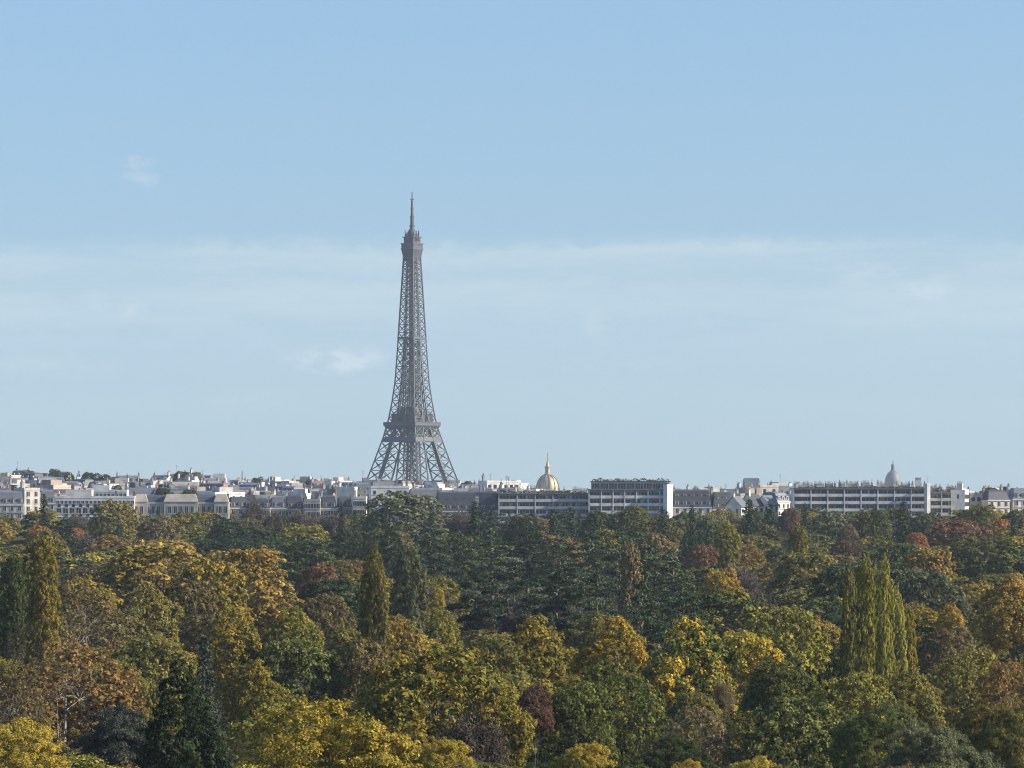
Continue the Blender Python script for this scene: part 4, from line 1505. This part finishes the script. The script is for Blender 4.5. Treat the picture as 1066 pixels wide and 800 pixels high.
def front_row():
    G = 'old apartment houses at the city edge'
    # left: from the frame edge to the great dome tree
    building('grey apartment house with tall windows at the frame edge beyond the wood', G, -22, 24, 513, 1800, 'mansard', GREY, ZINC, 0.10, obj_windows=True, floors=6, seed=1)
    building('pale corner apartment house behind the lone pointed conifer', G, 25, 42, 508, 1830, 'flat', CREAM, GRAVEL, 0.45, obj_windows=True, floors=6, seed=2)
    building('grey stone apartment house between the lone pointed conifer and the long white building', G, 42, 58, 512, 1835, 'mansard', GREY, ZINC, 0.1, obj_windows=True, floors=5, seed=3)
    long_white = building('long white building with big dark window openings', 'large blocks at the city edge', 58, 140, 516.5, 1800, 'flat', WHITE, GRAVEL, 0.03, D=15, fl=4.3, floors=3, obj_windows=False, seed=4, n_chim=3)
    t, W, D, H, hw = long_white
    for k, (nw, w_, h_) in enumerate(((19, 1.1, 1.2), (12, 1.9, 2.3), (12, 2.2, 2.3))):
        for i in range(nw):
            put('window', window_mesh(w_, h_), t, (-W / 2 + (i + 0.5) * W / nw, -0.02, hw - 2.2 - k * 3.9))
    building('white annex with small square windows standing just above the long white building', G, 74, 132, 510, 1850, 'flat', WHITE, GRAVEL, 0.03, obj_windows=True, floors=1, seed=44, n_win=14)
    mans = building('long stone mansion with tall dark windows and a low slate roof', 'large blocks at the city edge', 139, 238, 517.5, 1805, 'mansard', STONE_C, SLATE, 0.02, D=16, mh=2.4, fl=5.2, floors=3, obj_windows=False, seed=5, n_chim=2)
    t, W, D, H, hw = mans
    for k in range(3):
        for i in range(17):
            xx = -W / 2 + (i + 0.5) * W / 17
            put('window', window_mesh(1.3, 2.9), t, (xx, -1.22 if abs(xx) < 6.6 or abs(xx) > W / 2 - 5.7 else -0.02, hw - 4.4 - k * 5.0))
    for x0, x1 in ((-W / 2, -W / 2 + 6), (W / 2 - 6, W / 2), (-7, 7)):
        q = MB()
        q.box(x0, x1, -1.2, -0.002, 0, hw + 0.4, M['facade'])
        q.box(x0 - 0.1, x1 + 0.1, -1.4, 4.0, hw + 0.4, hw + 3.6, M['roof'], (1.2, 1.2))
        q.build('pavilion', t, STONE_C)
    building('pale brick wall block at the end of the stone mansion', G, 239, 262, 519, 1815, 'mansard', PINK, SLATE, 0.2, mh=4, obj_windows=True, floors=2, seed=6)
    for k, (x0, x1, y, st, wl, rf, mh_, nw, lab) in enumerate([
            (263, 281, 520.5, 'mansard', STONE_C, SLATE, 3.6, 5, 'low stone house with a slate roof behind the bare trees'),
            (281.5, 297, 518, 'mansard', STONE_C, ZINC, 4.6, 4, 'stone house with a zinc roof, second of the stone terrace'),
            (297.5, 316, 517, 'mansard', GREY, SLATE, 5.2, 6, 'grey stone house with a steep slate roof in the stone terrace'),
            (316.5, 333, 519.5, 'flat', STONE_C, GRAVEL, 3, 5, 'flat topped stone house in the middle of the stone terrace'),
            (333.5, 351, 517.5, 'mansard', CREAM, SLATE, 4.8, 5, 'creamy stone house with slate dormers under the cream blank wall'),
            (351.5, 367, 518.5, 'mansard', STONE_C, SLATE, 4.0, 4, 'stone house with a low slate roof, last but one of the terrace'),
            (367.5, 381, 517, 'flat', CREAM, GRAVEL, 3, 4, 'pale stone house closing the stone terrace by the great dome tree')]):
        building(lab, G, x0, x1, y, 1810 + 5 * (k % 3), st, wl, rf, 0.04 * (k % 3), D=13, mh=mh_, fl=3.5, floors=3, obj_windows=True, seed=70 + k, n_chim=2, n_win=nw)
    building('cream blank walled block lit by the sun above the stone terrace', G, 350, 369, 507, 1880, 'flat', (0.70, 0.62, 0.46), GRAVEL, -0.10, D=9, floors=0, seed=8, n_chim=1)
    building('grey slate roofed house beside the cream blank walled block', G, 369, 388, 504, 1890, 'mansard', GREY, ZINC, 0.15, mh=7, floors=2, seed=9)
    building('long pale grey wall block behind the great dome tree', G, 386, 426, 506, 1870, 'flat', (0.42, 0.42, 0.41), GRAVEL, 0.12, D=10, floors=2, seed=10, n_chim=3)
    building('grey house with zinc roof between the great dome tree and the tower foot', G, 426, 462, 510, 1860, 'mansard', GREY, ZINC, 0.1, mh=5, floors=3, seed=11)
    building('dark slate mansard with two rows of dormers below the tower foot', G, 455, 496, 513.5, 1805, 'mansard', STONE_C, SLATE, 0.06, mh=7.5, floors=3, obj_windows=True, seed=12, n_chim=4)
    building('dark slate mansard with clustered chimneys beside the tallest fir', G, 497, 519, 513, 1805, 'mansard', STONE_C, SLATE, -0.05, mh=7.5, floors=3, obj_windows=True, seed=13, n_chim=3)
    building('square white block with a bright sunlit corner above the slate mansards', G, 506, 542, 500.5, 2000, 'flat', WHITE, GRAVEL, 0.35, D=12, floors=3, seed=14, n_chim=1)
    # right: the big blocks
    banded_block('long low apartment block with pale balcony bands below the golden dome', 520, 613, 513.5, 1800, 5, (0.50, 0.48, 0.44), fl=3.0, posts=4, chimneys=9, seed=21, hedge=1.2)
    banded_block('tall white block with a glazed penthouse and strong balcony bands', 614, 699, 509.5, 1785, 5, WHITE, fl=3.1, posts=6, penthouse=(0.02, 0.98, 3.3), chimneys=0, seed=22, hedge=1.4)
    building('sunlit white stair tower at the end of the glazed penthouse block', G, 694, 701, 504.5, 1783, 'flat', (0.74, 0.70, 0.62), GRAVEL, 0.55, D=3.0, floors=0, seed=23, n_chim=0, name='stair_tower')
    building('slate mansard house with two dormer rows and a white base storey', G, 701, 741, 511.5, 1795, 'mansard', WHITE, SLATE, 0.03, mh=6.6, floors=2, obj_windows=True, seed=24, n_chim=3)
    building('darker slate mansard house next to the white based one', G, 742, 769, 514, 1800, 'mansard', STONE_C, SLATE, 0.16, mh=6.6, floors=2, obj_windows=True, seed=25, n_chim=3)
    building('small pale gabled house with a sunlit side wall', G, 770, 780, 517, 1780, 'gable', CREAM, ZINC, 0.75, D=9, mh=4, floors=2, seed=26)
    building('steep grey gabled house behind the big fir', G, 783, 797, 514, 1800, 'gable', CREAM, SLATE, 0.6, D=9, mh=5, floors=2, seed=27)
    building('pale gabled house at the foot of the cream stepped house', G, 800, 812, 516, 1800, 'gable', WHITE, ZINC, 0.7, D=9, mh=4, floors=2, seed=28)
    building('cream stepped house with a flat top above the gabled houses', G, 791, 811, 505, 1930, 'flat', CREAM, GRAVEL, 0.25, D=11, floors=2, seed=29, n_chim=1)
    building('grey house with low roof between the cream house and the long block', G, 810, 827, 507.5, 1935, 'mansard', GREY, ZINC, 0.2, mh=4, floors=2, seed=30)
    banded_block('very long flat roofed block with red brown panels and many chimneys', 827, 966, 508, 1790, 6, (0.54, 0.52, 0.49), fl=3.0, bay=5.4, posts=7, panel=0.32, chimneys=34, seed=31, hedge=0.6, tall=[(0.935, 2.2, 3.9), (0.03, 1.4, 2.2)])
    building('slim sunlit chimney stack wall joining the two flat blocks', G, 965, 968.5, 503.5, 1786, 'flat', WHITE, GRAVEL, 0.3, D=3.0, floors=0, seed=32, n_chim=0, name='chimney_wall')
    banded_block('dark balconied block with a roof garden beside the very long block', 969, 1003, 512.5, 1800, 4, (0.46, 0.44, 0.41), fl=3.0, posts=2, chimneys=8, seed=33, hedge=2.4)
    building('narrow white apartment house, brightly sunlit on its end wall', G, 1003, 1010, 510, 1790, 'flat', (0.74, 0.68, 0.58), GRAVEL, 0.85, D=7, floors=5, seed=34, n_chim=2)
    building('grey apartment house with few windows beside the narrow sunlit one', G, 1010, 1028, 513, 1805, 'flat', GREY, GRAVEL, 0.1, floors=4, seed=35)
    building('pale apartment house with a dark roof garden and a sunlit gable', G, 1028, 1052, 512, 1800, 'mansard', CREAM, SLATE, 0.3, mh=3.5, floors=4, obj_windows=True, seed=36)
    building('pale grey apartment house at the frame edge behind the dark fir', G, 1054, 1085, 510, 1805, 'mansard', CREAM, ZINC, 0.2, mh=4, floors=4, obj_windows=True, seed=37)


def interp(pts, x):
    for (a, b), (c, d_) in zip(pts, pts[1:]):
        if x <= c:
            return b + (d_ - b) * max(0, (x - a)) / (c - a)
    return pts[-1][1]


SKYLINE = [(-90, 491), (0, 491), (60, 493), (70, 498), (105, 498), (150, 497), (185, 494), (215, 494), (240, 498), (262, 498), (300, 500), (380, 502), (450, 504), (480, 506), (505, 504), (525, 503),
           (545, 506), (560, 511), (610, 512), (700, 511), (740, 511), (770, 510), (790, 506), (812, 506), (830, 509), (900, 511), (960, 511), (1005, 513), (1030, 511), (1066, 511), (1160, 511)]
CITY_ANCHORS = [(47, 'the lone conifer'), (98, 'the long white building'), (188, 'the stone mansion'), (262, 'the bare tree'), (322, 'the stone terrace'), (359, 'the cream blank wall'), (429, 'the iron tower'),
                (500, 'the tallest fir'), (570, 'the golden dome'), (656, 'the penthouse block'), (720, 'the slate mansard'), (783, 'the glass tower'), (850, 'the red brown panels'), (928, 'the grey dome'),
                (986, 'the roof garden block'), (1040, 'the small orange tree')]


def hill_rows():
    rg = random.Random(77)
    made = []
    for ri, d in enumerate((1895, 1985, 2090, 2210, 2350, 2520, 2690)):
        px = -60.0
        while px < 1130:
            right = px > 530
            w_m = rg.uniform(6, 15) if not right else rg.uniform(7, 20)
            w = w_m * F / d
            c = px + w / 2
            sk = interp(SKYLINE, c)
            fr = 515 if c < 380 else 511 if c < 545 else 513
            if right and ri not in (0, 2, 4, 6):
                px += w
                continue
            f = (ri + 0.6) / 6.6
            top = fr + (sk - fr) * f ** 0.85 + rg.uniform(-2.2, 2.8)
            top = max(top, sk - 1.0)
            style = rg.choices(['mansard', 'flat', 'gable'], [5, 5, 1.4])[0]
            tone, wall = rg.choices([('cream', CREAM), ('white', WHITE), ('grey', GREY), ('stone', STONE_C), ('pinkish', PINK), ('dark', DARK)], [5, 6, 3, 3, 1, 0.7])[0]
            roof = rg.choices([ZINC, SLATE, TILE], [6, 3, 0.8])[0] if style != 'flat' else GRAVEL
            rz = rg.choice([rg.uniform(-0.2, 0.2), rg.uniform(0.3, 0.95), rg.uniform(-0.8, -0.3), rg.uniform(0.2, 0.6)])
            kk = rg.uniform(0.8, 1.12)
            wall = tuple(v * kk for v in wall)
            made.append(dict(c=c, px0=px, px1=px + w * 0.98, top=top, d=d + rg.uniform(-22, 22), style=style, wall=wall, roof=roof, rz=rz, tone=tone, seed=rg.randrange(9999), ri=ri))
            px += w * rg.uniform(0.92, 1.3)
    by = {}
    for m_ in made:
        a = min(CITY_ANCHORS, key=lambda q: abs(q[0] - m_['c']))
        dx = m_['c'] - a[0]
        rel = 'left of ' if dx < -11 else 'right of ' if dx > 11 else 'in line with '
        rn = {'mansard': 'mansard house', 'flat': 'flat block', 'gable': 'gabled house'}[m_['style']]
        row = ('low uphill', 'low uphill', 'half uphill', 'half uphill', 'high uphill', 'on the skyline', 'on the skyline')[m_['ri']]
        by.setdefault((m_['tone'], rn, row, rel + a[1]), []).append(m_)
    for (tone, rn, row, rel), ms in by.items():
        ms.sort(key=lambda q: q['c'])
        for i, m_ in enumerate(ms):
            pre = '' if len(ms) == 1 else ('left hand ', 'right hand ')[i] if len(ms) == 2 else ('first ', 'second ', 'third ', 'fourth ', 'fifth ', 'sixth ', 'seventh ', 'eighth ')[i]
            m_['label'] = '%s%s %s %s %s' % (pre, tone, rn, row, rel)
    for m_ in made:
        building(m_['label'], 'apartment houses climbing the hill', m_['px0'], m_['px1'], m_['top'], m_['d'], m_['style'], m_['wall'], m_['roof'], m_['rz'], D=random.Random(m_['seed']).uniform(8, 13),
                 mh=3.6 if m_['style'] == 'mansard' else 3.2, floors=4, seed=m_['seed'])
    print('HILL', len(made))


def city_trees():
    for px, py, w, d, kind, col, lab in [
            (57, 488.5, 14, 2640, 'broad', 'deepgreen', 'dark treetop on the skyline above the lone conifer'), (72, 492, 13, 2560, 'broad', 'deepgreen', 'dark tree poking over the roofs, first of the skyline row'),
            (82, 491.5, 12, 2560, 'fir', 'fir', 'narrow dark tree in the skyline row over the white building'), (91, 492, 15, 2560, 'broad', 'deepgreen', 'round dark tree, middle of the skyline row'),
            (101, 493, 13, 2560, 'broad', 'deepgreen', 'round dark tree next to last in the skyline row'), (111, 494, 12, 2560, 'broad', 'deepgreen', 'last dark tree in the skyline row over the white building'),
            (30, 490, 16, 2660, 'broad', 'green', 'low dark treetop on the hill crest near the frame edge'), (188, 491, 18, 2650, 'broad', 'deepgreen', 'dark trees crown on the skyline over the stone mansion'),
            (205, 492, 16, 2650, 'broad', 'green', 'greenish treetop on the skyline beside the darker one'), (252, 492, 6, 2600, 'fir', 'fir', 'thin dark tree standing alone on the skyline'),
            (268, 497, 16, 2600, 'broad', 'deepgreen', 'dark treetop on the skyline over the bare tree'), (325, 499, 16, 2550, 'broad', 'deepgreen', 'dark treetop among roofs over the terrace'),
            (345, 500, 14, 2550, 'broad', 'green', 'dull green treetop among roofs near the cream wall'), (14, 505, 14, 1900, 'broad', 'deepgreen', 'dark tree between the grey and pale houses'),
            (122, 505, 10, 2000, 'broad', 'deepgreen', 'dark tree between roofs over the white building'), (170, 507, 22, 1880, 'broad', 'deepgreen', 'dark green tree over the mansion roof'),
            (196, 510, 20, 1880, 'broad', 'deepgreen', 'dark low tree behind the mansion centre'), (487, 501, 10, 2250, 'broad', 'deepgreen', 'dark treetop beside the tower foot'),
            (1032, 508, 16, 1850, 'broad', 'deepgreen', 'dark roof high tree over the grey house'), (1046, 507, 14, 1850, 'broad', 'deepgreen', 'dark tree over the sunlit gable')]:
        x = px_x(px, d)
        h = py_z(py, d) - ground(x, d)
        place_tree(kind, 'far', x, d, w * d / F, h, col, lab, 'trees between the houses', int(px * 31))
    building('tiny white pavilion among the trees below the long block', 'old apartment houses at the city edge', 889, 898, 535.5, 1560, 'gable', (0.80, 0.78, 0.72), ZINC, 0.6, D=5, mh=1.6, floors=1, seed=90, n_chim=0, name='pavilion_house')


front_row()
hill_rows()
city_trees()


# ------------------------------------------------------------------ the landmarks
TP = [(0, 60), (20, 49), (40, 39.5), (57.6, 32.3), (70, 28.4), (85, 24.2), (106, 18.6), (121, 15.4), (139, 12.9), (157, 11.0), (194, 9.1), (230, 7.4), (266, 5.7), (276, 5.3)]
TWD = [(0, 25), (57.6, 17.2), (85, 14.2), (116, 11.4), (157, 9.2), (194, 8.9), (280, 8.9)]


def iron_tower():
    d = 4000.0
    t = thing('iron_lattice_tower', (px_x(429, d), d, -4.7), R(-37.5), 'tall grey iron lattice tower with a mast on top, rising over the roofs', 'tower')
    o_ = lambda z: interp(TP, z)
    w_ = lambda z: interp(TWD, z)
    I, ID = M['iron'], M['iron_dark']
    zs = [0, 11, 22, 33.5, 45, 57.6, 66.5, 75.5, 84.5, 93, 101.5, 108, 115.7]
    zu = [115.7 + i * 7.8 for i in range(11)]

    def leg(sx, sy, levels, chord, brace):
        b = MB()

        def cor(z):
            o, i = o_(z), max(0.35, o_(z) - w_(z))
            return [Vector((sx * a, sy * c, z)) for a, c in ((o, o), (o, i), (i, i), (i, o))]
        for z0, z1 in zip(levels, levels[1:]):
            A, B = cor(z0), cor(z1)
            k = chord * (0.72 + 0.28 * (1 - z0 / 200))
            for p, q in zip(A, B):
                b.bar(p, q, k, I)
            for i in range(4):
                j = (i + 1) % 4
                b.bar(A[i], A[j], brace * 1.15, I)
                b.bar(A[i], B[j], brace, I)
                b.bar(A[j], B[i], brace, I)
        return b
    for sx in (-1, 1):
        for sy in (-1, 1):
            leg(sx, sy, zs, 1.3, 0.52).build('leg', t)
            leg(sx, sy, zu, 1.15, 0.44).build('upper_leg', t)
            b = MB()
            for z0, z1 in zip(zs, zs[1:]):
                c0, c1 = o_(z0) - w_(z0) / 2, o_(z1) - w_(z1) / 2
                for k in (-1.3, 1.3):
                    b.bar((sx * (c0 + k), sy * (c0 - k), z0), (sx * (c1 + k), sy * (c1 - k), z1), 1.2, ID)
                b.bar((sx * (c0 + 1.3), sy * (c0 - 1.3), z0), (sx * (c1 - 1.3), sy * (c1 + 1.3), z1), 0.8, ID)
            b.build('lift_track', t)
    # the single shaft above the merging of the legs
    b = MB()
    z = zu[-1]
    lv = [z]
    while z < 262:
        z += o_(z) * 0.82
        lv.append(z)
    lv.append(277)
    for z0, z1 in zip(lv, lv[1:]):
        a, c = o_(z0), o_(z1)
        P_ = [Vector((x * a, y * a, z0)) for x, y in ((1, -1), (1, 1), (-1, 1), (-1, -1))]
        Q_ = [Vector((x * c, y * c, z1)) for x, y in ((1, -1), (1, 1), (-1, 1), (-1, -1))]
        for i in range(4):
            j = (i + 1) % 4
            b.bar(P_[i], Q_[i], 1.1, I)
            m0, m1 = (P_[i] + P_[j]) / 2, (Q_[i] + Q_[j]) / 2
            b.bar(m0, m1, 0.9, I)
            b.bar(P_[i], P_[j], 0.6, I)
            for p, q, u, v in ((P_[i], m0, Q_[i], m1), (m0, P_[j], m1, Q_[j])):
                b.bar(p, v, 0.42, I)
                b.bar(q, u, 0.42, I)
    b.build('shaft', t)
    b = MB()
    for x, y in ((-1.6, -1.6), (1.6, -1.6), (1.6, 1.6), (-1.6, 1.6)):
        b.bar((x, y, 118), (x, y, 272), 0.7, ID)
    z = 120
    while z < 268:
        b.bar((-1.6, -1.6, z), (1.6, -1.6, z + 4), 0.4, ID)
        b.bar((1.6, -1.6, z + 4), (1.6, 1.6, z), 0.4, ID)
        b.bar((1.6, 1.6, z), (-1.6, 1.6, z + 4), 0.4, ID)
        b.bar((-1.6, 1.6, z + 4), (-1.6, -1.6, z), 0.4, ID)
        z += 4
    b.build('lift_shaft', t)
    b = MB()
    b.box(-9.4, 9.4, -9.4, 9.4, 195, 197.2, I)
    b.build('middle_platform', t)
    # first platform and the arches below it
    b = MB()
    for s in (-1, 1):
        b.box(-35.5, 35.5, s * 35.5 - (0 if s < 0 else 9), s * 35.5 + (9 if s < 0 else 0), 56, 61, I)
        b.box(s * 35.5 - (0 if s < 0 else 9), s * 35.5 + (9 if s < 0 else 0), -26.4, 26.4, 56.01, 60.99, I)
        b.box(-30, 30, s * 24 - 4, s * 24 + 4, 61.01, 66, ID)
    b.build('first_platform', t)
    for k in range(4):
        b = MB()
        n = 18
        pts = []
        for i in range(n + 1):
            a = math.pi * i / n
            x, zz = -37 * math.cos(a), 16 + 36 * math.sin(a)
            pts.append((x, -o_(zz) + 0.6, zz))
        for p, q in zip(pts, pts[1:]):
            b.bar(p, q, 1.4, I)
            b.bar((p[0], p[1], p[2] + 3.0), (q[0], q[1], q[2] + 3.0), 1.0, I)
            b.bar(p, (q[0], q[1], q[2] + 3.0), 0.5, I)
        a_ = b.build('arch', t)
        a_.rotation_euler = (0, 0, k * math.pi / 2)
    # girder belts between the legs under the second platform
    for k in range(4):
        b = MB()
        o1, o2 = o_(101.7), o_(105.8)
        b.quad([(-o1, -o1 - 0.2, 101.7), (o1, -o1 - 0.2, 101.7), (o2, -o2 - 0.2, 105.8), (-o2, -o2 - 0.2, 105.8)], I)
        b.quad([(-o1, -o1 + 1.4, 101.7), (-o2, -o2 + 1.4, 105.8), (o2, -o2 + 1.4, 105.8), (o1, -o1 + 1.4, 101.7)], I)
        b.quad([(-o1, -o1 - 0.2, 101.7), (-o1, -o1 + 1.4, 101.7), (o1, -o1 + 1.4, 101.7), (o1, -o1 - 0.2, 101.7)], I)
        n = 5
        for i in range(n):
            x0, x1 = -o2 + 2 * o2 * i / n, -o2 + 2 * o2 * (i + 1) / n
            b.bar((x0, -o2, 106), (x1 * 0.93, -o_(114), 114), 0.6, I)
            b.bar((x1, -o2, 106), (x0 * 0.93, -o_(114), 114), 0.6, I)
        g = b.build('girder', t)
        g.rotation_euler = (0, 0, k * math.pi / 2)
    b = MB()
    b.box(-16.6, 16.6, -16.6, 16.6, 113.4, 116.2, I, (-1.9, -1.9))
    b.box(-18.7, 18.7, -18.7, 18.7, 116.2, 118.0, I)
    for s in (-1, 1):
        b.box(-18.7, 18.7, s * 18.6 - 0.1, s * 18.6 + 0.1, 118.0, 119.4, ID)
        b.box(s * 18.6 - 0.1, s * 18.6 + 0.1, -18.4, 18.4, 118.0, 119.4, ID)
    b.build('second_platform', t)
    b = MB()
    b.box(-13.4, 13.4, -13.4, 13.4, 118.02, 126.5, ID)
    b.box(-14.2, 14.2, -14.2, 14.2, 126.5, 127.3, I)
    b.box(-9.6, 9.6, -9.6, 9.6, 127.3, 133.5, ID, (1.8, 1.8))
    b.build('platform_hall', t)
    b = MB()
    b.box(-5.2, 5.2, -5.2, 5.2, 266.5, 277, ID, (-1.9, -1.9))
    b.box(-7.3, 7.3, -7.3, 7.3, 277.0, 278.2, I)
    b.box(-7.0, 7.0, -7.0, 7.0, 278.2, 282.0, ID)
    b.box(-7.5, 7.5, -7.5, 7.5, 282.0, 282.8, I)
    b.build('top_gallery', t)
    b = MB()
    b.box(-5.4, 5.4, -5.4, 5.4, 282.8, 288.0, ID)
    b.box(-6.4, 6.4, -6.4, 6.4, 288.0, 288.8, I)
    b.box(-4.4, 4.4, -4.4, 4.4, 288.8, 291.5, ID)
    b.lathe([(4.6, 291.5), (4.2, 293), (3.0, 295.0), (2.1, 296.6), (1.7, 298)], 12, ID)
    for k in range(20):
        a = k * 0.31416
        r_ = 5.6 + 0.9 * (k % 2)
        b.bar((math.cos(a) * r_, math.sin(a) * r_, 286), (math.cos(a) * r_, math.sin(a) * r_, 290 + 1.5 * ((k * 7) % 4)), 0.55, ID)
        b.bar((math.cos(a) * 5.2, math.sin(a) * 5.2, 285.6), (math.cos(a) * 7.6, math.sin(a) * 7.6, 285.6), 0.5, ID)
    b.build('top_cabin', t)
    b = MB()
    b.lathe([(2.4, 298), (2.4, 299.6), (1.7, 299.7), (1.6, 306), (1.9, 306.1), (1.9, 307.6), (1.35, 307.7), (1.25, 314), (1.5, 314.1), (1.5, 315.4), (1.0, 315.5), (0.9, 322), (0.55, 322.1), (0.4, 330)], 8, ID)
    b.bar((-2.0, 0, 323.0), (2.0, 0, 323.0), 0.7, ID)
    b.bar((0, -2.0, 323.0), (0, 2.0, 323.0), 0.7, ID)
    b.build('mast', t)


def golden_dome():
    d = 5200.0
    gz = -4.7
    t = thing('domed_church', (px_x(570, d), d, gz), 0.2, 'gilded ribbed dome with a lantern and a needle spire above the apartment blocks', 'church', None)
    b = MB()
    b.box(-30, 30, -30, 30, 0, 34, M['stone'])
    b.box(-31, 31, -31, 31, 34, 36, M['stone'])
    b.build('church_body', t)
    b = MB()
    b.lathe([(15.2, 36), (15.2, 52), (16.2, 52.1), (16.2, 53.4), (14.6, 53.5), (14.6, 60.5), (15.3, 60.6), (15.3, 62.0), (14.2, 62.1)], 24, M['stone'])
    b.build('drum', t)
    for k in range(12):
        a = k * math.pi / 6 + 0.13
        q = MB()
        q.lathe([(0.9, 36.2), (0.75, 51.8)], 8, M['stone'], math.cos(a) * 16.4, math.sin(a) * 16.4)
        q.build('column', t)
    prof = [(13.6 * math.cos(x) ** 0.92, 62.0 + 18.0 * math.sin(x)) for x in [i * 1.36 / 12 for i in range(13)]]
    b = MB()
    b.lathe(prof, 36, M['gold'])
    b.build('dome', t)
    for k in range(12):
        a = k * math.pi / 6
        q = MB()
        for (r0, z0), (r1, z1) in zip(prof, prof[1:]):
            q.bar((math.cos(a) * r0, math.sin(a) * r0, z0), (math.cos(a) * r1, math.sin(a) * r1, z1), 1.1, M['lead'])
        q.build('rib', t)
    b = MB()
    b.lathe([(4.4, 79.4), (4.4, 80.8), (2.9, 80.9), (2.9, 88.0), (3.8, 88.1), (3.8, 89.2), (2.4, 89.3), (1.6, 93.2), (0.8, 95)], 12, M['gold'])
    b.build('lantern', t)
    b = MB()
    b.lathe([(0.9, 95), (0.25, 106.0)], 6, M['gold'])
    b.bar((-0.9, 0, 104.6), (0.9, 0, 104.6), 0.35, M['gold'])
    b.build('spire', t)


def grey_dome():
    d = 7000.0
    t = thing('domed_temple', (px_x(929.5, d), d, -4.7), 0.1, 'hazy blue grey dome with a small lantern beyond the very long block', 'church')
    b = MB()
    b.box(-42, 42, -42, 42, 0, 46, M['stone'])
    b.build('temple_body', t)
    b = MB()
    b.lathe([(17.5, 46), (17.5, 64), (18.2, 64.1), (18.2, 65.4), (13.8, 65.5), (13.8, 76)], 32, M['stone'])
    b.build('drum', t)
    prof = [(13.4 * math.cos(x) ** 0.95, 76.0 + 22.5 * math.sin(x)) for x in [i * 1.38 / 12 for i in range(13)]]
    b = MB()
    b.lathe(prof, 32, M['lead'])
    b.build('dome', t)
    b = MB()
    b.lathe([(3.8, 97.0), (3.8, 99.2), (2.9, 99.3), (2.9, 106), (3.5, 106.1), (2.2, 108.5), (0.5, 110)], 12, M['lead'])
    b.build('lantern', t)
    b = MB()
    b.lathe([(0.6, 110), (0.35, 114.5)], 6, M['lead'])
    b.bar((-1.2, 0, 113.2), (1.2, 0, 113.2), 0.5, M['lead'])
    b.build('cross', t)


def glass_tower():
    d = 5000.0
    t = thing('office_tower', (px_x(783, d), d, -4.7), 0.12, 'blue grey glass office tower with rounded top corners behind the pale houses', 'building')
    W = 8.6
    b = MB()
    pts = [(-W, 0), (W, 0), (W, 71.5), (W - 0.9, 73.6), (W - 2.4, 74.4), (-W + 2.4, 74.4), (-W + 0.9, 73.6), (-W, 71.5)]
    b.quad([(x, 0, z) for x, z in pts], M['tower_glass'])
    b.quad([(x, 14, z) for x, z in pts[::-1]], M['tower_glass'])
    for (x0, z0), (x1, z1) in zip(pts, pts[1:] + pts[:1]):
        b.quad([(x0, 0, z0), (x0, 14, z0), (x1, 14, z1), (x1, 0, z1)], M['tower_glass'])
    b.build('glass_body', t)
    for k in range(23):
        q = MB()
        z = 1.5 + k * 3.0
        q.box(-W - 0.08, W + 0.08, -0.12, 14.1, z, z + 0.5, M['lead'])
        q.build('floor_band', t)


iron_tower()
golden_dome()
grey_dome()
glass_tower()
